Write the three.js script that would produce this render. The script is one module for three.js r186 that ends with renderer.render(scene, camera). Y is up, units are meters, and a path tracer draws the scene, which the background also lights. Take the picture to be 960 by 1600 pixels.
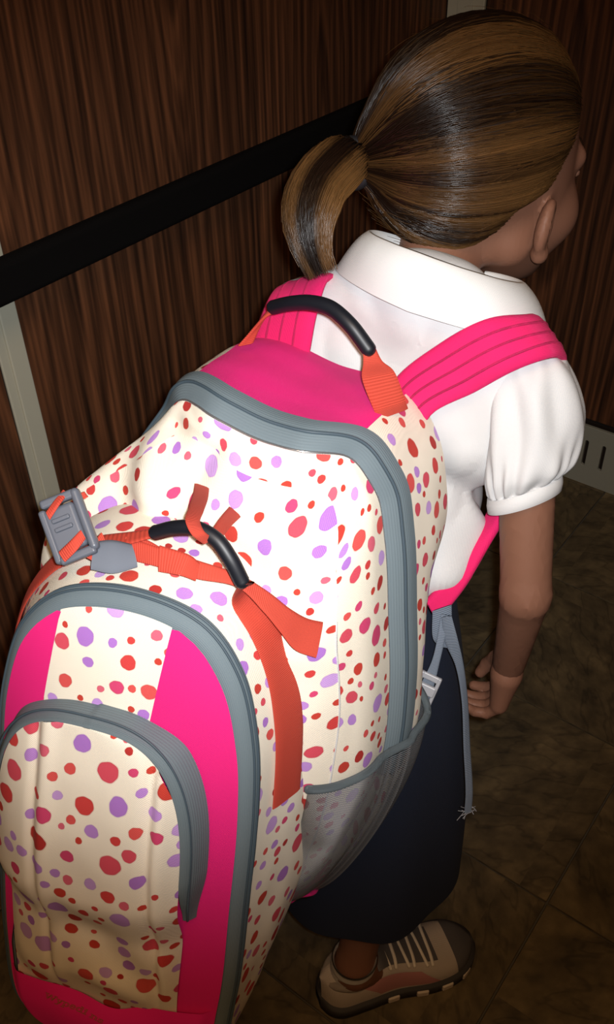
import * as THREE from 'three';
import { RoundedBoxGeometry } from 'three/addons/geometries/RoundedBoxGeometry.js';
import { MarchingCubes } from 'three/addons/objects/MarchingCubes.js';
import { mergeGeometries, mergeVertices } from 'three/addons/utils/BufferGeometryUtils.js';
import { RectAreaLightUniformsLib } from 'three/addons/lights/RectAreaLightUniformsLib.js';
import { ImprovedNoise } from 'three/addons/math/ImprovedNoise.js';

// ---------------------------------------------------------------- camera, lights, exposure
const V = (x, y, z) => new THREE.Vector3(x, y, z);
const D2R = Math.PI / 180;
const scene = new THREE.Scene();
scene.background = new THREE.Color(0x000000);
const FPX = 1450.13;
const camera = new THREE.PerspectiveCamera(2 * Math.atan(800 / FPX) / D2R, 0.6, 0.02, 20);
const CAM = V(0, 1.25, 0);
const cR = V(0.79977821, -0.02126342, -0.5999189), cD = V(0.36692922, -0.77362653, 0.51658972), cF = V(-0.47509764, -0.63328497, -0.61092747);
camera.position.copy(CAM);
camera.quaternion.setFromRotationMatrix(new THREE.Matrix4().makeBasis(cR, cD.clone().negate(), cF.clone().negate()));
scene.add(camera);
const renderer = new THREE.WebGLRenderer({ antialias: true });
renderer.toneMapping = THREE.LinearToneMapping;
renderer.toneMappingExposure = 1.0;
renderer.shadowMap.enabled = true;
RectAreaLightUniformsLib.init();
// the point seen at photo pixel (px, py) at a depth along the lens axis
const at = (px, py, d) => CAM.clone().addScaledVector(cR, (px - 480) / FPX * d).addScaledVector(cD, (py - 800) / FPX * d).addScaledVector(cF, d);

const LIGHT = {
  flash: 2.45, flashColor: [0.96, 0.98, 1.0], flashAim: [440, 670], flashAngle: 33.5,
  ceiling: 7.6, ceilingColor: [1.0, 0.58, 0.26],
};
{ // the phone's flash beside the lens
  const f = new THREE.SpotLight(new THREE.Color().setRGB(...LIGHT.flashColor), LIGHT.flash, 0, LIGHT.flashAngle * D2R, 1, 2);
  f.name = 'phone_flash';
  f.position.copy(CAM).addScaledVector(cR, 0.012).addScaledVector(cD, -0.008);
  f.target.position.copy(at(LIGHT.flashAim[0], LIGHT.flashAim[1], 1));
  f.castShadow = true; f.shadow.mapSize.set(2048, 2048); f.shadow.radius = 0.3; f.shadow.camera.near = 0.05;
  scene.add(f, f.target);
}

// ---------------------------------------------------------------- helpers
let seed = 1234567;
const rnd = () => { seed = (seed * 1664525 + 1013904223) >>> 0; return seed / 4294967296; };
const rr = (a, b) => a + (b - a) * rnd();
const noise3 = new ImprovedNoise();
const ns = (x, y = 0, z = 0) => noise3.noise(x + 31.7, y + 11.3, z + 7.9);
const fbm = (x, y, z = 0, o = 4) => { let a = 0, w = 0.5; for (let i = 0; i < o; i++) { a += w * ns(x, y, z + i * 3.1); x *= 2.03; y *= 2.03; z *= 2.03; w *= 0.5; } return a; };
const lerp = (a, b, t) => a + (b - a) * t;
const clamp = (x, a = 0, b = 1) => Math.min(b, Math.max(a, x));
const smooth = (a, b, x) => { const t = clamp((x - a) / (b - a)); return t * t * (3 - 2 * t); };
const used = {};
function numbered(n) { if (!(n in used)) { used[n] = 0; return n; } used[n]++; return `${n}_${String(used[n]).padStart(3, '0')}`; }
function shade(o) { o.traverse?.((c) => { if (c.isMesh) { c.castShadow = true; c.receiveShadow = true; } }); return o; }
function mesh(name, g, m, parent = scene, label) {
  if (Array.isArray(g)) g = mergeAll(g);
  const o = new THREE.Mesh(g, m); o.name = numbered(name); if (label) o.userData.label = label;
  o.castShadow = o.receiveShadow = true; parent.add(o); return o;
}
function mergeAll(list) { const l = list.map((g) => { const k = g.index ? g.toNonIndexed() : g; for (const n of Object.keys(k.attributes)) if (!['position', 'normal', 'uv'].includes(n)) k.deleteAttribute(n); return k; }); return mergeGeometries(l); }
function thing(name, label, category, pos) {
  const o = new THREE.Group(); o.name = numbered(name); o.position.copy(pos); o.userData = { label, category }; scene.add(o); return o;
}
function structure(name, label, parent = scene) { const o = new THREE.Group(); o.name = name; o.userData = { kind: 'structure', label }; parent.add(o); return o; }
function bx(w, h, d, x, y, z) { const g = new THREE.BoxGeometry(w, h, d); g.translate(x, y, z); return g; }
function rbx(w, h, d, r, x = 0, y = 0, z = 0) { const g = new RoundedBoxGeometry(w, h, d, 2, r); g.translate(x, y, z); return g; }
// planar uv in metres on an axis-aligned geometry: picks the two axes by normal
function boxUV(g, ox = 0, oy = 0) {
  const p = g.attributes.position, n = g.attributes.normal, uv = new Float32Array(p.count * 2);
  for (let i = 0; i < p.count; i++) {
    const ax = Math.abs(n.getX(i)), ay = Math.abs(n.getY(i)), az = Math.abs(n.getZ(i));
    let u, v;
    if (ay > ax && ay > az) { u = p.getX(i); v = p.getZ(i); } else if (ax > az) { u = p.getZ(i); v = p.getY(i); } else { u = p.getX(i); v = p.getY(i); }
    uv[2 * i] = u + ox; uv[2 * i + 1] = v + oy;
  }
  g.setAttribute('uv', new THREE.BufferAttribute(uv, 2)); return g;
}
// grid surface: fn(a, b) -> [x, y, z] or [x, y, z, u, v]; thickness > 0 makes a closed sheet
function surf(fn, na, nb, o = {}) {
  const { closeA = false, th = 0, flip = false } = o;
  const P = [], U = [];
  for (let j = 0; j <= nb; j++) for (let i = 0; i <= na; i++) {
    const r = fn(closeA && i === na ? 0 : i / na, j / nb, i / na); const q = r.isVector3 ? [r.x, r.y, r.z, i / na, j / nb] : r;
    P.push(q[0], q[1], q[2]); U.push(q[3] ?? i / na, q[4] ?? j / nb);
  }
  const W = na + 1, idx = [];
  for (let j = 0; j < nb; j++) for (let i = 0; i < na; i++) {
    const a = j * W + i, b = a + 1, c = a + W, d = c + 1;
    if (flip) idx.push(a, c, b, b, c, d); else idx.push(a, b, c, b, d, c);
  }
  let g = new THREE.BufferGeometry();
  g.setAttribute('position', new THREE.Float32BufferAttribute(P, 3));
  g.setAttribute('uv', new THREE.Float32BufferAttribute(U, 2));
  g.setIndex(idx); g.computeVertexNormals();
  if (closeA) { const n = g.attributes.normal; for (let j = 0; j <= nb; j++) { const a = j * W, b = a + na; const v = V(n.getX(a) + n.getX(b), n.getY(a) + n.getY(b), n.getZ(a) + n.getZ(b)).normalize(); n.setXYZ(a, v.x, v.y, v.z); n.setXYZ(b, v.x, v.y, v.z); } }
  if (th) {
    const n = g.attributes.normal, N = P.length / 3, Q = P.slice(), UU = U.slice(), nn = Array.from(n.array);
    for (let i = 0; i < N; i++) { Q.push(P[3 * i] - n.getX(i) * th, P[3 * i + 1] - n.getY(i) * th, P[3 * i + 2] - n.getZ(i) * th); nn.push(-n.getX(i), -n.getY(i), -n.getZ(i)); }
    UU.push(...U);
    const id = idx.slice(); for (let k = 0; k < idx.length; k += 3) id.push(idx[k] + N, idx[k + 2] + N, idx[k + 1] + N);
    const rim = (list) => { for (let k = 0; k < list.length - 1; k++) { const a = list[k], b = list[k + 1]; id.push(a, a + N, b, b, a + N, b + N); } };
    const bot = [], top = [], le = [], ri = [];
    for (let i = 0; i <= na; i++) { bot.push(i); top.push(nb * W + i); }
    for (let j = 0; j <= nb; j++) { le.push(j * W); ri.push(j * W + na); }
    if (!flip) { rim(bot); rim(top.reverse()); if (!closeA) { rim(le.reverse()); rim(ri); } } else { rim(bot.reverse()); rim(top); if (!closeA) { rim(le); rim(ri.reverse()); } }
    g = new THREE.BufferGeometry();
    g.setAttribute('position', new THREE.Float32BufferAttribute(Q, 3)); g.setAttribute('uv', new THREE.Float32BufferAttribute(UU, 2)); g.setAttribute('normal', new THREE.Float32BufferAttribute(nn, 3)); g.setIndex(id);
  }
  return g;
}
const spline = (pts, closed = false) => new THREE.CatmullRomCurve3(pts, closed, 'centripetal');
function tube(pts, r, seg = 32, rs = 8, closed = false) {
  const c = spline(pts, closed);
  const g = new THREE.TubeGeometry(c, seg, 1, rs, closed);
  const p = g.attributes.position, n = g.attributes.normal;
  for (let i = 0; i < p.count; i++) { const k = Math.floor(i / (rs + 1)), t = k / seg; const R = typeof r === 'function' ? r(t) : r; const cx = p.getX(i) - n.getX(i), cy = p.getY(i) - n.getY(i), cz = p.getZ(i) - n.getZ(i); p.setXYZ(i, cx + n.getX(i) * R, cy + n.getY(i) * R, cz + n.getZ(i) * R); }
  if (!closed) { // caps
    const caps = [];
    for (const e of [0, 1]) { const q = c.getPointAt(e), R = typeof r === 'function' ? r(e) : r; if (R > 2e-4) { const s = new THREE.SphereGeometry(R, rs, 5); s.translate(q.x, q.y, q.z); caps.push(s); } }
    if (caps.length) return mergeAll([g, ...caps]);
  }
  return g;
}
// a woven band between two edge curves, closed and with rounded section: uv in metres
function ribbon(L, R, th, seg = 40, across = 8, puff = 0) {
  const cl = spline(L), cr = spline(R), len = cl.getLength(), ring = 2 * across + 2;
  const fr = [];
  for (let j = 0; j <= seg; j++) {
    const t = j / seg, a = cl.getPoint(t), b = cr.getPoint(t), a2 = cl.getPoint(Math.min(1, t + 0.01)), a1 = cl.getPoint(Math.max(0, t - 0.01)), b2 = cr.getPoint(Math.min(1, t + 0.01)), b1 = cr.getPoint(Math.max(0, t - 0.01));
    const T = a2.sub(a1).add(b2).sub(b1).normalize(), X = b.clone().sub(a), n = X.clone().cross(T).normalize();
    fr.push([a, b, n]);
  }
  const g = surf((q, t) => {
    const j = Math.round(t * seg), [a, b, n] = fr[j], w = a.distanceTo(b);
    const k = Math.round(q * ring) % ring; let x, h;
    if (k <= across) { x = k / across; h = 1; } else { x = 1 - (k - across - 1) / across; h = -1; }
    const e = Math.min(1, 1 - Math.pow(Math.abs(2 * x - 1), 8) * 0.65);
    const p = a.clone().lerp(b, x).addScaledVector(n, h * (th * 0.5 * e + puff * (1 - Math.pow(2 * x - 1, 2))));
    return [p.x, p.y, p.z, x * w, t * len];
  }, ring, seg, { closeA: true });
  const P = g.attributes.position, cap = [];
  for (const j of [0, seg]) for (let k = 0; k < across; k++) { const o = j * (ring + 1); const a = o + k, b = o + k + 1, c = o + ring - 1 - k, d = o + ring - 2 - k; if (j === 0) cap.push(a, c, b, b, c, d); else cap.push(a, b, c, b, d, c); }
  g.setIndex([...g.index.array, ...cap]); return g;
}
// implicit surfaces: tapered capsules joined by a smooth minimum, meshed on a grid
function capsule(p, A, rA, B, rB) { const ab = B.clone().sub(A), ap = p.clone().sub(A), h = clamp(ap.dot(ab) / ab.lengthSq()); return ap.addScaledVector(ab, -h).length() - lerp(rA, rB, h); }
const smin = (a, b, k) => { const h = clamp(0.5 + 0.5 * (b - a) / k); return lerp(b, a, h) - k * h * (1 - h); };
function march(fn, center, half, res) {
  const mc = new MarchingCubes(res, new THREE.MeshBasicMaterial(), false, false, 400000);
  mc.isolation = 0; const hs = res / 2, p = V(0, 0, 0);
  for (let z = 0; z < res; z++) for (let y = 0; y < res; y++) for (let x = 0; x < res; x++) {
    p.set((x - hs) / hs * half.x + center.x, (y - hs) / hs * half.y + center.y, (z - hs) / hs * half.z + center.z);
    mc.field[x + y * res + z * res * res] = -fn(p);
  }
  mc.update();
  const n = mc.count, P = new Float32Array(n * 3);
  for (let i = 0; i < n; i++) { P[3 * i] = mc.positionArray[3 * i] * half.x + center.x; P[3 * i + 1] = mc.positionArray[3 * i + 1] * half.y + center.y; P[3 * i + 2] = mc.positionArray[3 * i + 2] * half.z + center.z; }
  let g = new THREE.BufferGeometry(); g.setAttribute('position', new THREE.BufferAttribute(P, 3));
  g = mergeVertices(g, 1e-5); g.computeVertexNormals();
  { // make sure the normals face outwards
    const q = g.attributes.position, m = g.attributes.normal; let s = 0;
    for (let i = 0; i < q.count; i += 37) { const a = V(q.getX(i), q.getY(i), q.getZ(i)), b = V(m.getX(i), m.getY(i), m.getZ(i)); s += Math.sign(fn(a.clone().addScaledVector(b, 0.003)) - fn(a.clone().addScaledVector(b, -0.003))); }
    if (s < 0) { const id = g.index.array; for (let i = 0; i < id.length; i += 3) { const t = id[i + 1]; id[i + 1] = id[i + 2]; id[i + 2] = t; } g.computeVertexNormals(); }
  }
  return g;
}
function planarUV(g, k = 1) { const p = g.attributes.position, uv = new Float32Array(p.count * 2); for (let i = 0; i < p.count; i++) { uv[2 * i] = (p.getX(i) - p.getZ(i) * 0.6) * k; uv[2 * i + 1] = p.getY(i) * k; } g.setAttribute('uv', new THREE.BufferAttribute(uv, 2)); return g; }
// a right-handed frame: heading, forward lean, roll to the right -> right s, up u, backward n
function frame(yaw, lean, roll) {
  const a = yaw * D2R, b = V(Math.sin(a), 0, -Math.cos(a)), s = V(Math.cos(a), 0, Math.sin(a)), u = V(0, 1, 0);
  const q = new THREE.Quaternion().setFromAxisAngle(u.clone().cross(b).normalize(), lean * D2R); u.applyQuaternion(q); b.applyQuaternion(q);
  const r = new THREE.Quaternion().setFromAxisAngle(u.clone().cross(s).normalize(), roll * D2R); u.applyQuaternion(r); s.applyQuaternion(r);
  return { s, u, n: b.negate() };
}
class Frame {
  constructor(o, f) { this.o = o; Object.assign(this, f); }
  p(a, b, c) { return this.o.clone().addScaledVector(this.s, a).addScaledVector(this.u, b).addScaledVector(this.n, c); }
  loc(p) { const q = p.clone().sub(this.o); return V(q.dot(this.s), q.dot(this.u), q.dot(this.n)); }
  matrix() { return new THREE.Matrix4().makeBasis(this.s, this.u, this.n).setPosition(this.o); }
}

// ---------------------------------------------------------------- textures
function dataTex(w, h, fn, srgb, rep) {
  const d = new Uint8Array(w * h * 4);
  for (let y = 0; y < h; y++) for (let x = 0; x < w; x++) { const c = fn(x / w, y / h), i = 4 * (y * w + x); d[i] = clamp(c[0]) * 255; d[i + 1] = clamp(c[1]) * 255; d[i + 2] = clamp(c[2]) * 255; d[i + 3] = c[3] === undefined ? 255 : clamp(c[3]) * 255; }
  const t = new THREE.DataTexture(d, w, h); t.magFilter = THREE.LinearFilter; t.minFilter = THREE.LinearMipmapLinearFilter; t.generateMipmaps = true;
  t.wrapS = t.wrapT = THREE.RepeatWrapping; if (srgb) t.colorSpace = THREE.SRGBColorSpace; if (rep) t.repeat.set(rep[0], rep[1]); t.needsUpdate = true; return t;
}
function canvasTex(w, h, draw, rep, srgb = true) {
  const c = document.createElement('canvas'); c.width = w; c.height = h; draw(c.getContext('2d'), w, h);
  const t = new THREE.CanvasTexture(c); t.wrapS = t.wrapT = THREE.RepeatWrapping; if (srgb) t.colorSpace = THREE.SRGBColorSpace; if (rep) t.repeat.set(rep[0], rep[1]); return t;
}
const DOT = 0.36;
const dotsTex = canvasTex(2048, 2048, (c, w) => {
  c.fillStyle = '#efe6d4'; c.fillRect(0, 0, w, w);
  const k = w / DOT, placed = [];
  const cols = ['#c3392b', '#cc3b38', '#b02a24', '#d2485a', '#cf3f6e', '#d64e4a', '#b583cf', '#c39ad8', '#a972c6', '#bd8ed6', '#d65f74'];
  const sizes = [[0.0065, 56], [0.0050, 130], [0.0036, 170], [0.0025, 140]];
  for (const [r0, n] of sizes) for (let i = 0, tries = 0; i < n && tries < 20000; tries++) {
    const r = r0 * rr(0.86, 1.14), x = rnd() * DOT, y = rnd() * DOT;
    if (placed.some(([X, Y, R]) => { let dx = Math.abs(x - X), dy = Math.abs(y - Y); dx = Math.min(dx, DOT - dx); dy = Math.min(dy, DOT - dy); return Math.hypot(dx, dy) < (r + R) * 1.12 + 0.0013; })) continue;
    placed.push([x, y, r]); i++;
    let ci = Math.floor(rnd() * cols.length); if (r0 < 0.003 && ci >= 6 && ci < 10) ci = 0;
    const col = cols[ci], el = rr(0.85, 1.0), rot = rnd() * 3.14, ph = rnd() * 6.28, ph2 = rnd() * 6.28;
    for (const ox of [-1, 0, 1]) for (const oy of [-1, 0, 1]) {
      const X = (x + ox * DOT) * k, Y = (y + oy * DOT) * k, R = r * k; if (X < -R * 2 || X > w + R * 2 || Y < -R * 2 || Y > w + R * 2) continue;
      c.fillStyle = col; c.beginPath();
      for (let q = 0; q <= 40; q++) { const t = q / 40 * 6.2832, rad = R * (1 + 0.035 * Math.sin(3 * t + ph) + 0.02 * Math.sin(7 * t + ph2)); const lx = Math.cos(t) * rad, ly = Math.sin(t) * rad * el; const a = X + lx * Math.cos(rot) - ly * Math.sin(rot), b = Y + lx * Math.sin(rot) + ly * Math.cos(rot); if (q) c.lineTo(a, b); else c.moveTo(a, b); }
      c.fill();
      c.globalAlpha = 0.16; c.fillStyle = '#7a1010'; c.lineWidth = R * 0.16; c.strokeStyle = ci >= 6 && ci < 10 ? '#7a4aa0' : '#8a1414'; c.stroke(); c.globalAlpha = 1;
    }
  }
}, [1 / DOT, 1 / DOT]);
const twill = dataTex(64, 64, (u, v) => { const a = 0.5 + 0.5 * Math.sin((u * 4 + v * 4) * 6.2832), b = 0.5 + 0.5 * Math.sin((u * 8 - v * 8) * 6.2832); const h = a * 0.7 + b * 0.3; return [h, h, h]; }, false, [200, 200]);
const rib = dataTex(64, 64, (u, v) => { const h = 0.5 + 0.5 * Math.sin(v * 4 * 6.2832) * (0.75 + 0.25 * Math.sin(u * 8 * 6.2832)); return [h, h, h]; }, false, [180, 180]);
const cotton = dataTex(64, 64, (u, v) => { const h = 0.5 + 0.25 * Math.sin(u * 8 * 6.2832) + 0.25 * Math.sin(v * 8 * 6.2832); return [h, h, h]; }, false, [150, 150]);

function woodTex(sd, w = 1024, h = 2048) {
  // flat-sawn veneer, 1.2 m wide, 2.4 m high: leaves 0.3 m wide laid side by side
  return dataTex(w, h, (u, v) => {
    const X = u * 1.2, Y = v * 2.4, leaf = Math.floor(X / 0.3), x = X - leaf * 0.3 - 0.15;
    const k = leaf + sd * 4, yo = ns(k * 7.1, 0.5) * 1.5;
    const wob = 0.02 * fbm(Y * 0.9, k * 5.2, 0.3, 3) + 0.006 * fbm(X * 8, Y * 2.5, 4.4, 3);
    const dx = x - 0.05 * ns(k * 3.3) + wob;
    const cone = 0.75 * Math.sin(2 * Math.PI * (Y + yo) / 2.4);
    const rad = Math.sqrt(dx * dx + Math.pow(0.028 * cone * 2.2, 2)) + 0.012 * fbm(X * 5, Y * 0.8, 2.2 + k, 3);
    const s = rad * 50 + 1.3 * fbm(X * 16, Y * 1.4, 8.8, 3); const f = s - Math.floor(s);
    const s2 = rad * 118 + 2.2 * fbm(X * 9, Y * 1.1, 5.5, 3), f2 = s2 - Math.floor(s2); const am = 0.55 + 0.9 * fbm(X * 4, Y * 0.9, 9.1, 2);
    const ring = am * smooth(0, 0.6, f) * (1 - smooth(0.75, 1, f)) + (0.75 - am) * smooth(0, 0.5, f2) * (1 - smooth(0.7, 1, f2));
    const pore = clamp(0.5 + 1.2 * fbm(X * 160, Y * 4.5, 1.1 + sd, 3)), tone = 0.5 + 0.6 * fbm(X * 3, Y * 0.7, sd, 2);
    let a = clamp(0.98 - 0.58 * ring - 0.54 * (1 - pore) + 0.55 * (tone - 0.5), 0, 1);
    return [lerp(0.175, 0.545, a), lerp(0.112, 0.345, a), lerp(0.080, 0.225, a)];
  }, true, [1 / 1.2, 1 / 2.4]);
}
const wood = woodTex(1);
const slate = [1, 2, 3].map((s) => dataTex(384, 384, (u, v) => {
  const a = fbm(u * 5 + s * 9, v * 5 + (u * 2.2), s * 2.7, 5), b = fbm(u * 16, v * 16 + u * 5, s * 5.1, 4), r = Math.abs(fbm(u * 3 + 4 * s, v * 6 + u * 3, s, 4));
  const k = clamp(0.5 + 0.75 * a + 0.45 * b - 0.25 * smooth(0.06, 0, r));
  return [lerp(0.27, 0.56, k), lerp(0.225, 0.475, k), lerp(0.17, 0.36, k)];
}, true, [1 / 0.31, 1 / 0.31]));
const slateBump = dataTex(256, 256, (u, v) => { const k = 0.5 + 0.6 * fbm(u * 9, v * 9 + u * 3, 1.7, 5); return [k, k, k]; }, false, [1 / 0.31, 1 / 0.31]);
const brushed = dataTex(256, 256, (u, v) => { const k = 0.5 + 0.3 * fbm(u * 60, v * 3, 0.4, 3); return [k, k, k]; }, false, [4, 4]);

// ---------------------------------------------------------------- materials
const std = (c, o = {}) => { const m = new THREE.MeshPhysicalMaterial({ color: Array.isArray(c) ? new THREE.Color().setRGB(...c) : new THREE.Color(c), roughness: 0.8, ...o }); return m; };
const M = {
  wood: std(0xffffff, { map: wood, roughness: 0.5, bumpMap: wood, bumpScale: 0.0002, specularIntensity: 0.5 }),
  woodDark: std([0.02, 0.012, 0.008], { roughness: 0.6 }),
  trim: std([0.50, 0.49, 0.39], { roughness: 0.45, bumpMap: brushed, bumpScale: 0.0001 }),
  base: std([0.33, 0.33, 0.27], { roughness: 0.5, bumpMap: brushed, bumpScale: 0.0001 }),
  rail: std([0.005, 0.0045, 0.0045], { roughness: 0.95, specularIntensity: 0.15 }),
  slate: slate.map((t) => std([0.74, 0.78, 0.68], { map: t, roughness: 0.7, bumpMap: slateBump, bumpScale: 0.0012 })),
  grout: std([0.085, 0.076, 0.06], { roughness: 0.9 }),
  plaster: std([0.32, 0.29, 0.25], { roughness: 0.9 }),
  lamp: std([0.9, 0.9, 0.9], { emissive: new THREE.Color().setRGB(1, 0.75, 0.45), emissiveIntensity: 1.0 }),
  dots: std(0xffffff, { map: dotsTex, roughness: 0.85, bumpMap: twill, bumpScale: 0.00022, sheen: 0.15, sheenRoughness: 0.6 }),
  pink: std([0.80, 0.006, 0.19], { roughness: 0.8, bumpMap: twill, bumpScale: 0.00022, sheen: 0.2, sheenRoughness: 0.5, sheenColor: new THREE.Color(0.9, 0.2, 0.5) }),
  strapPink: std([0.78, 0.008, 0.13], { roughness: 0.85, bumpMap: cotton, bumpScale: 0.0003, sheen: 0.3, sheenRoughness: 0.5, sheenColor: new THREE.Color(0.9, 0.2, 0.4) }),
  orange: std([0.50, 0.050, 0.026], { roughness: 0.8, bumpMap: rib, bumpScale: 0.0003 }),
  zip: std([0.125, 0.163, 0.183], { roughness: 0.75, bumpMap: rib, bumpScale: 0.00015 }),
  coil: std([0.05, 0.075, 0.095], { roughness: 0.6 }),
  greyWeb: std([0.17, 0.21, 0.27], { roughness: 0.7, bumpMap: rib, bumpScale: 0.0004 }),
  plastic: std([0.10, 0.11, 0.135], { roughness: 0.38 }),
  adjuster: std([0.36, 0.37, 0.40], { roughness: 0.35 }),
  tubeBlack: std([0.006, 0.007, 0.011], { roughness: 0.48 }),
  reflective: std([0.85, 0.87, 0.9], { roughness: 0.22, metalness: 0.9 }),
  lining: std([0.12, 0.135, 0.165], { roughness: 0.8 }),
  shirt: std([0.62, 0.62, 0.62], { roughness: 0.8, bumpMap: cotton, bumpScale: 0.0001, sheen: 0.15, sheenRoughness: 0.6 }),
  collar: std([0.70, 0.70, 0.69], { roughness: 0.8, bumpMap: cotton, bumpScale: 0.0001 }),
  skirt: std([0.006, 0.012, 0.032], { roughness: 0.9, bumpMap: twill, bumpScale: 0.0003, sheen: 0.1 }),
  skin: std([0.20, 0.092, 0.057], { roughness: 0.55, specularIntensity: 0.5 }),
  eye: std([0.75, 0.73, 0.70], { roughness: 0.2 }),
  iris: std([0.07, 0.05, 0.03], { roughness: 0.15 }),
  lips: std([0.42, 0.13, 0.11], { roughness: 0.5 }),
  tie: std([0.006, 0.006, 0.008], { roughness: 0.6 }),
  sock: std([0.55, 0.52, 0.48], { roughness: 0.9, bumpMap: rib, bumpScale: 0.0004 }),
  shoe: std([0.55, 0.48, 0.42], { roughness: 0.65, bumpMap: cotton, bumpScale: 0.0004 }),
  shoePink: std([0.45, 0.2, 0.2], { roughness: 0.6 }),
  shoeDark: std([0.09, 0.085, 0.09], { roughness: 0.6 }),
  sole: std([0.03, 0.028, 0.03], { roughness: 0.7 }),
  lug: std([0.58, 0.50, 0.42], { roughness: 0.6 }),
  lace: std([0.7, 0.64, 0.55], { roughness: 0.8 }),
};
M.hairCap = std([0.022, 0.011, 0.006], { roughness: 0.45, specularIntensity: 0.5 });
M.hair = std(0xffffff, { vertexColors: true, roughness: 0.30, specularIntensity: 0.9 });
M.mesh = std([0.26, 0.272, 0.29], { roughness: 0.33, metalness: 0.35, side: THREE.DoubleSide });
{ // fine net: threads with open holes
  const n = 64, a = dataTex(n, n, (u, v) => { const d = (u * 2 + v * 2) % 1, e = (u * 2 - v * 2 + 2) % 1; const t = Math.abs(d - 0.5) > 0.20 || Math.abs(e - 0.5) > 0.33 ? 1 : 0; return [t, t, t]; }, false, [225, 150]);
  M.mesh.alphaMap = a; M.mesh.alphaTest = 0.5; M.mesh.bumpMap = dataTex(n, n, (u, v) => { const h = 0.5 + 0.35 * Math.cos((u * 2 + v * 2) * 6.2832) + 0.15 * Math.cos((u * 2 - v * 2) * 6.2832); return [h, h, h]; }, false, [225, 150]); M.mesh.bumpScale = 0.0012;
}

// ---------------------------------------------------------------- the lift car: walls, floor, ceiling
const XL = -0.925, XR = 0.95, ZB = -1.644, ZF = 0.75, YT = 2.25;
function panel(parent, w, h, t, pos, rotY, ox) {
  const g = new RoundedBoxGeometry(w, h, t, 2, 0.0025); boxUV(g, ox, 0);
  // grain offset follows the wall height
  const uv = g.attributes.uv; for (let i = 0; i < uv.count; i++) uv.setY(i, uv.getY(i) + pos.y);
  const o = mesh('panel', g, M.wood, parent); o.position.copy(pos); o.rotation.y = rotY; return o;
}
const wallLeft = structure('wall_left', 'dark wood-grain laminate wall behind the black handrail');
mesh('wall_core', bx(0.06, YT, ZF - ZB + 0.12, XL - 0.045, YT / 2, (ZF + ZB) / 2), M.woodDark, wallLeft);
// panels between the pale strips
for (const [z0, z1, ox] of [[ZB + 0.004, -0.614, 0.03], [-0.573, 0.02, 1.31], [0.09, ZF, 0.77]]) panel(wallLeft, z1 - z0, YT - 0.16, 0.015, V(XL - 0.0075, 0.155 + (YT - 0.16) / 2, (z0 + z1) / 2), Math.PI / 2, ox);
const wallBack = structure('wall_back', 'dark wood-grain laminate wall beyond the child');
mesh('wall_core', bx(XR - XL + 0.2, YT, 0.06, (XL + XR) / 2, YT / 2, ZB - 0.045), M.woodDark, wallBack);
for (const [x0, x1, ox] of [[-0.848, 0.02, 0.42], [0.09, XR, 0.9]]) panel(wallBack, x1 - x0, YT - 0.16, 0.015, V((x0 + x1) / 2, 0.155 + (YT - 0.16) / 2, ZB - 0.0075), 0, ox);
const wallRight = structure('wall_right', 'wood-grain laminate side wall outside the frame');
mesh('wall_core', bx(0.06, YT, ZF - ZB + 0.12, XR + 0.045, YT / 2, (ZF + ZB) / 2), M.woodDark, wallRight);
for (const [z0, z1, ox] of [[ZB + 0.004, -0.45, 0.2], [-0.38, ZF, 0.6]]) panel(wallRight, z1 - z0, YT - 0.02, 0.015, V(XR + 0.0075, YT / 2, (z0 + z1) / 2), Math.PI / 2, ox);
const wallFront = structure('wall_front', 'plain wall behind the viewer');
mesh('wall_core', bx(XR - XL + 0.2, YT, 0.06, (XL + XR) / 2, YT / 2, ZF + 0.03), M.plaster, wallFront);
// pale metal strips
const trim = (n, lab, g) => { const o = mesh(n, boxUV(g), M.trim); o.name = n; o.userData = { kind: 'structure', label: lab }; return o; };
trim('trim_1', 'pale strip between two dark wood panels, left of the backpack', mergeAll([rbx(0.007, YT - 0.15, 0.026, 0.002, XL + 0.001, 0.15 + (YT - 0.15) / 2, -0.600), rbx(0.005, YT - 0.15, 0.014, 0.002, XL - 0.001, 0.15 + (YT - 0.15) / 2, -0.581)]));
trim('trim_2', 'pale strip up the room corner, just above the child’s head', mergeAll([rbx(0.074, YT - 0.15, 0.008, 0.002, XL + 0.038, 0.15 + (YT - 0.15) / 2, ZB + 0.001), rbx(0.03, YT - 0.15, 0.004, 0.001, XL + 0.038, 0.15 + (YT - 0.15) / 2, ZB + 0.006)]));
trim('trim_3', 'pale strip between panels on the left wall, outside the frame', mergeAll([rbx(0.008, YT - 0.15, 0.044, 0.002, XL + 0.001, 0.15 + (YT - 0.15) / 2, 0.042), rbx(0.006, YT - 0.15, 0.024, 0.002, XL - 0.001, 0.15 + (YT - 0.15) / 2, 0.079)]));
trim('trim_4', 'pale strip between panels on the far wall, outside the frame', rbx(0.07, YT - 0.15, 0.008, 0.002, 0.055, 0.15 + (YT - 0.15) / 2, ZB + 0.001));
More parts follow.
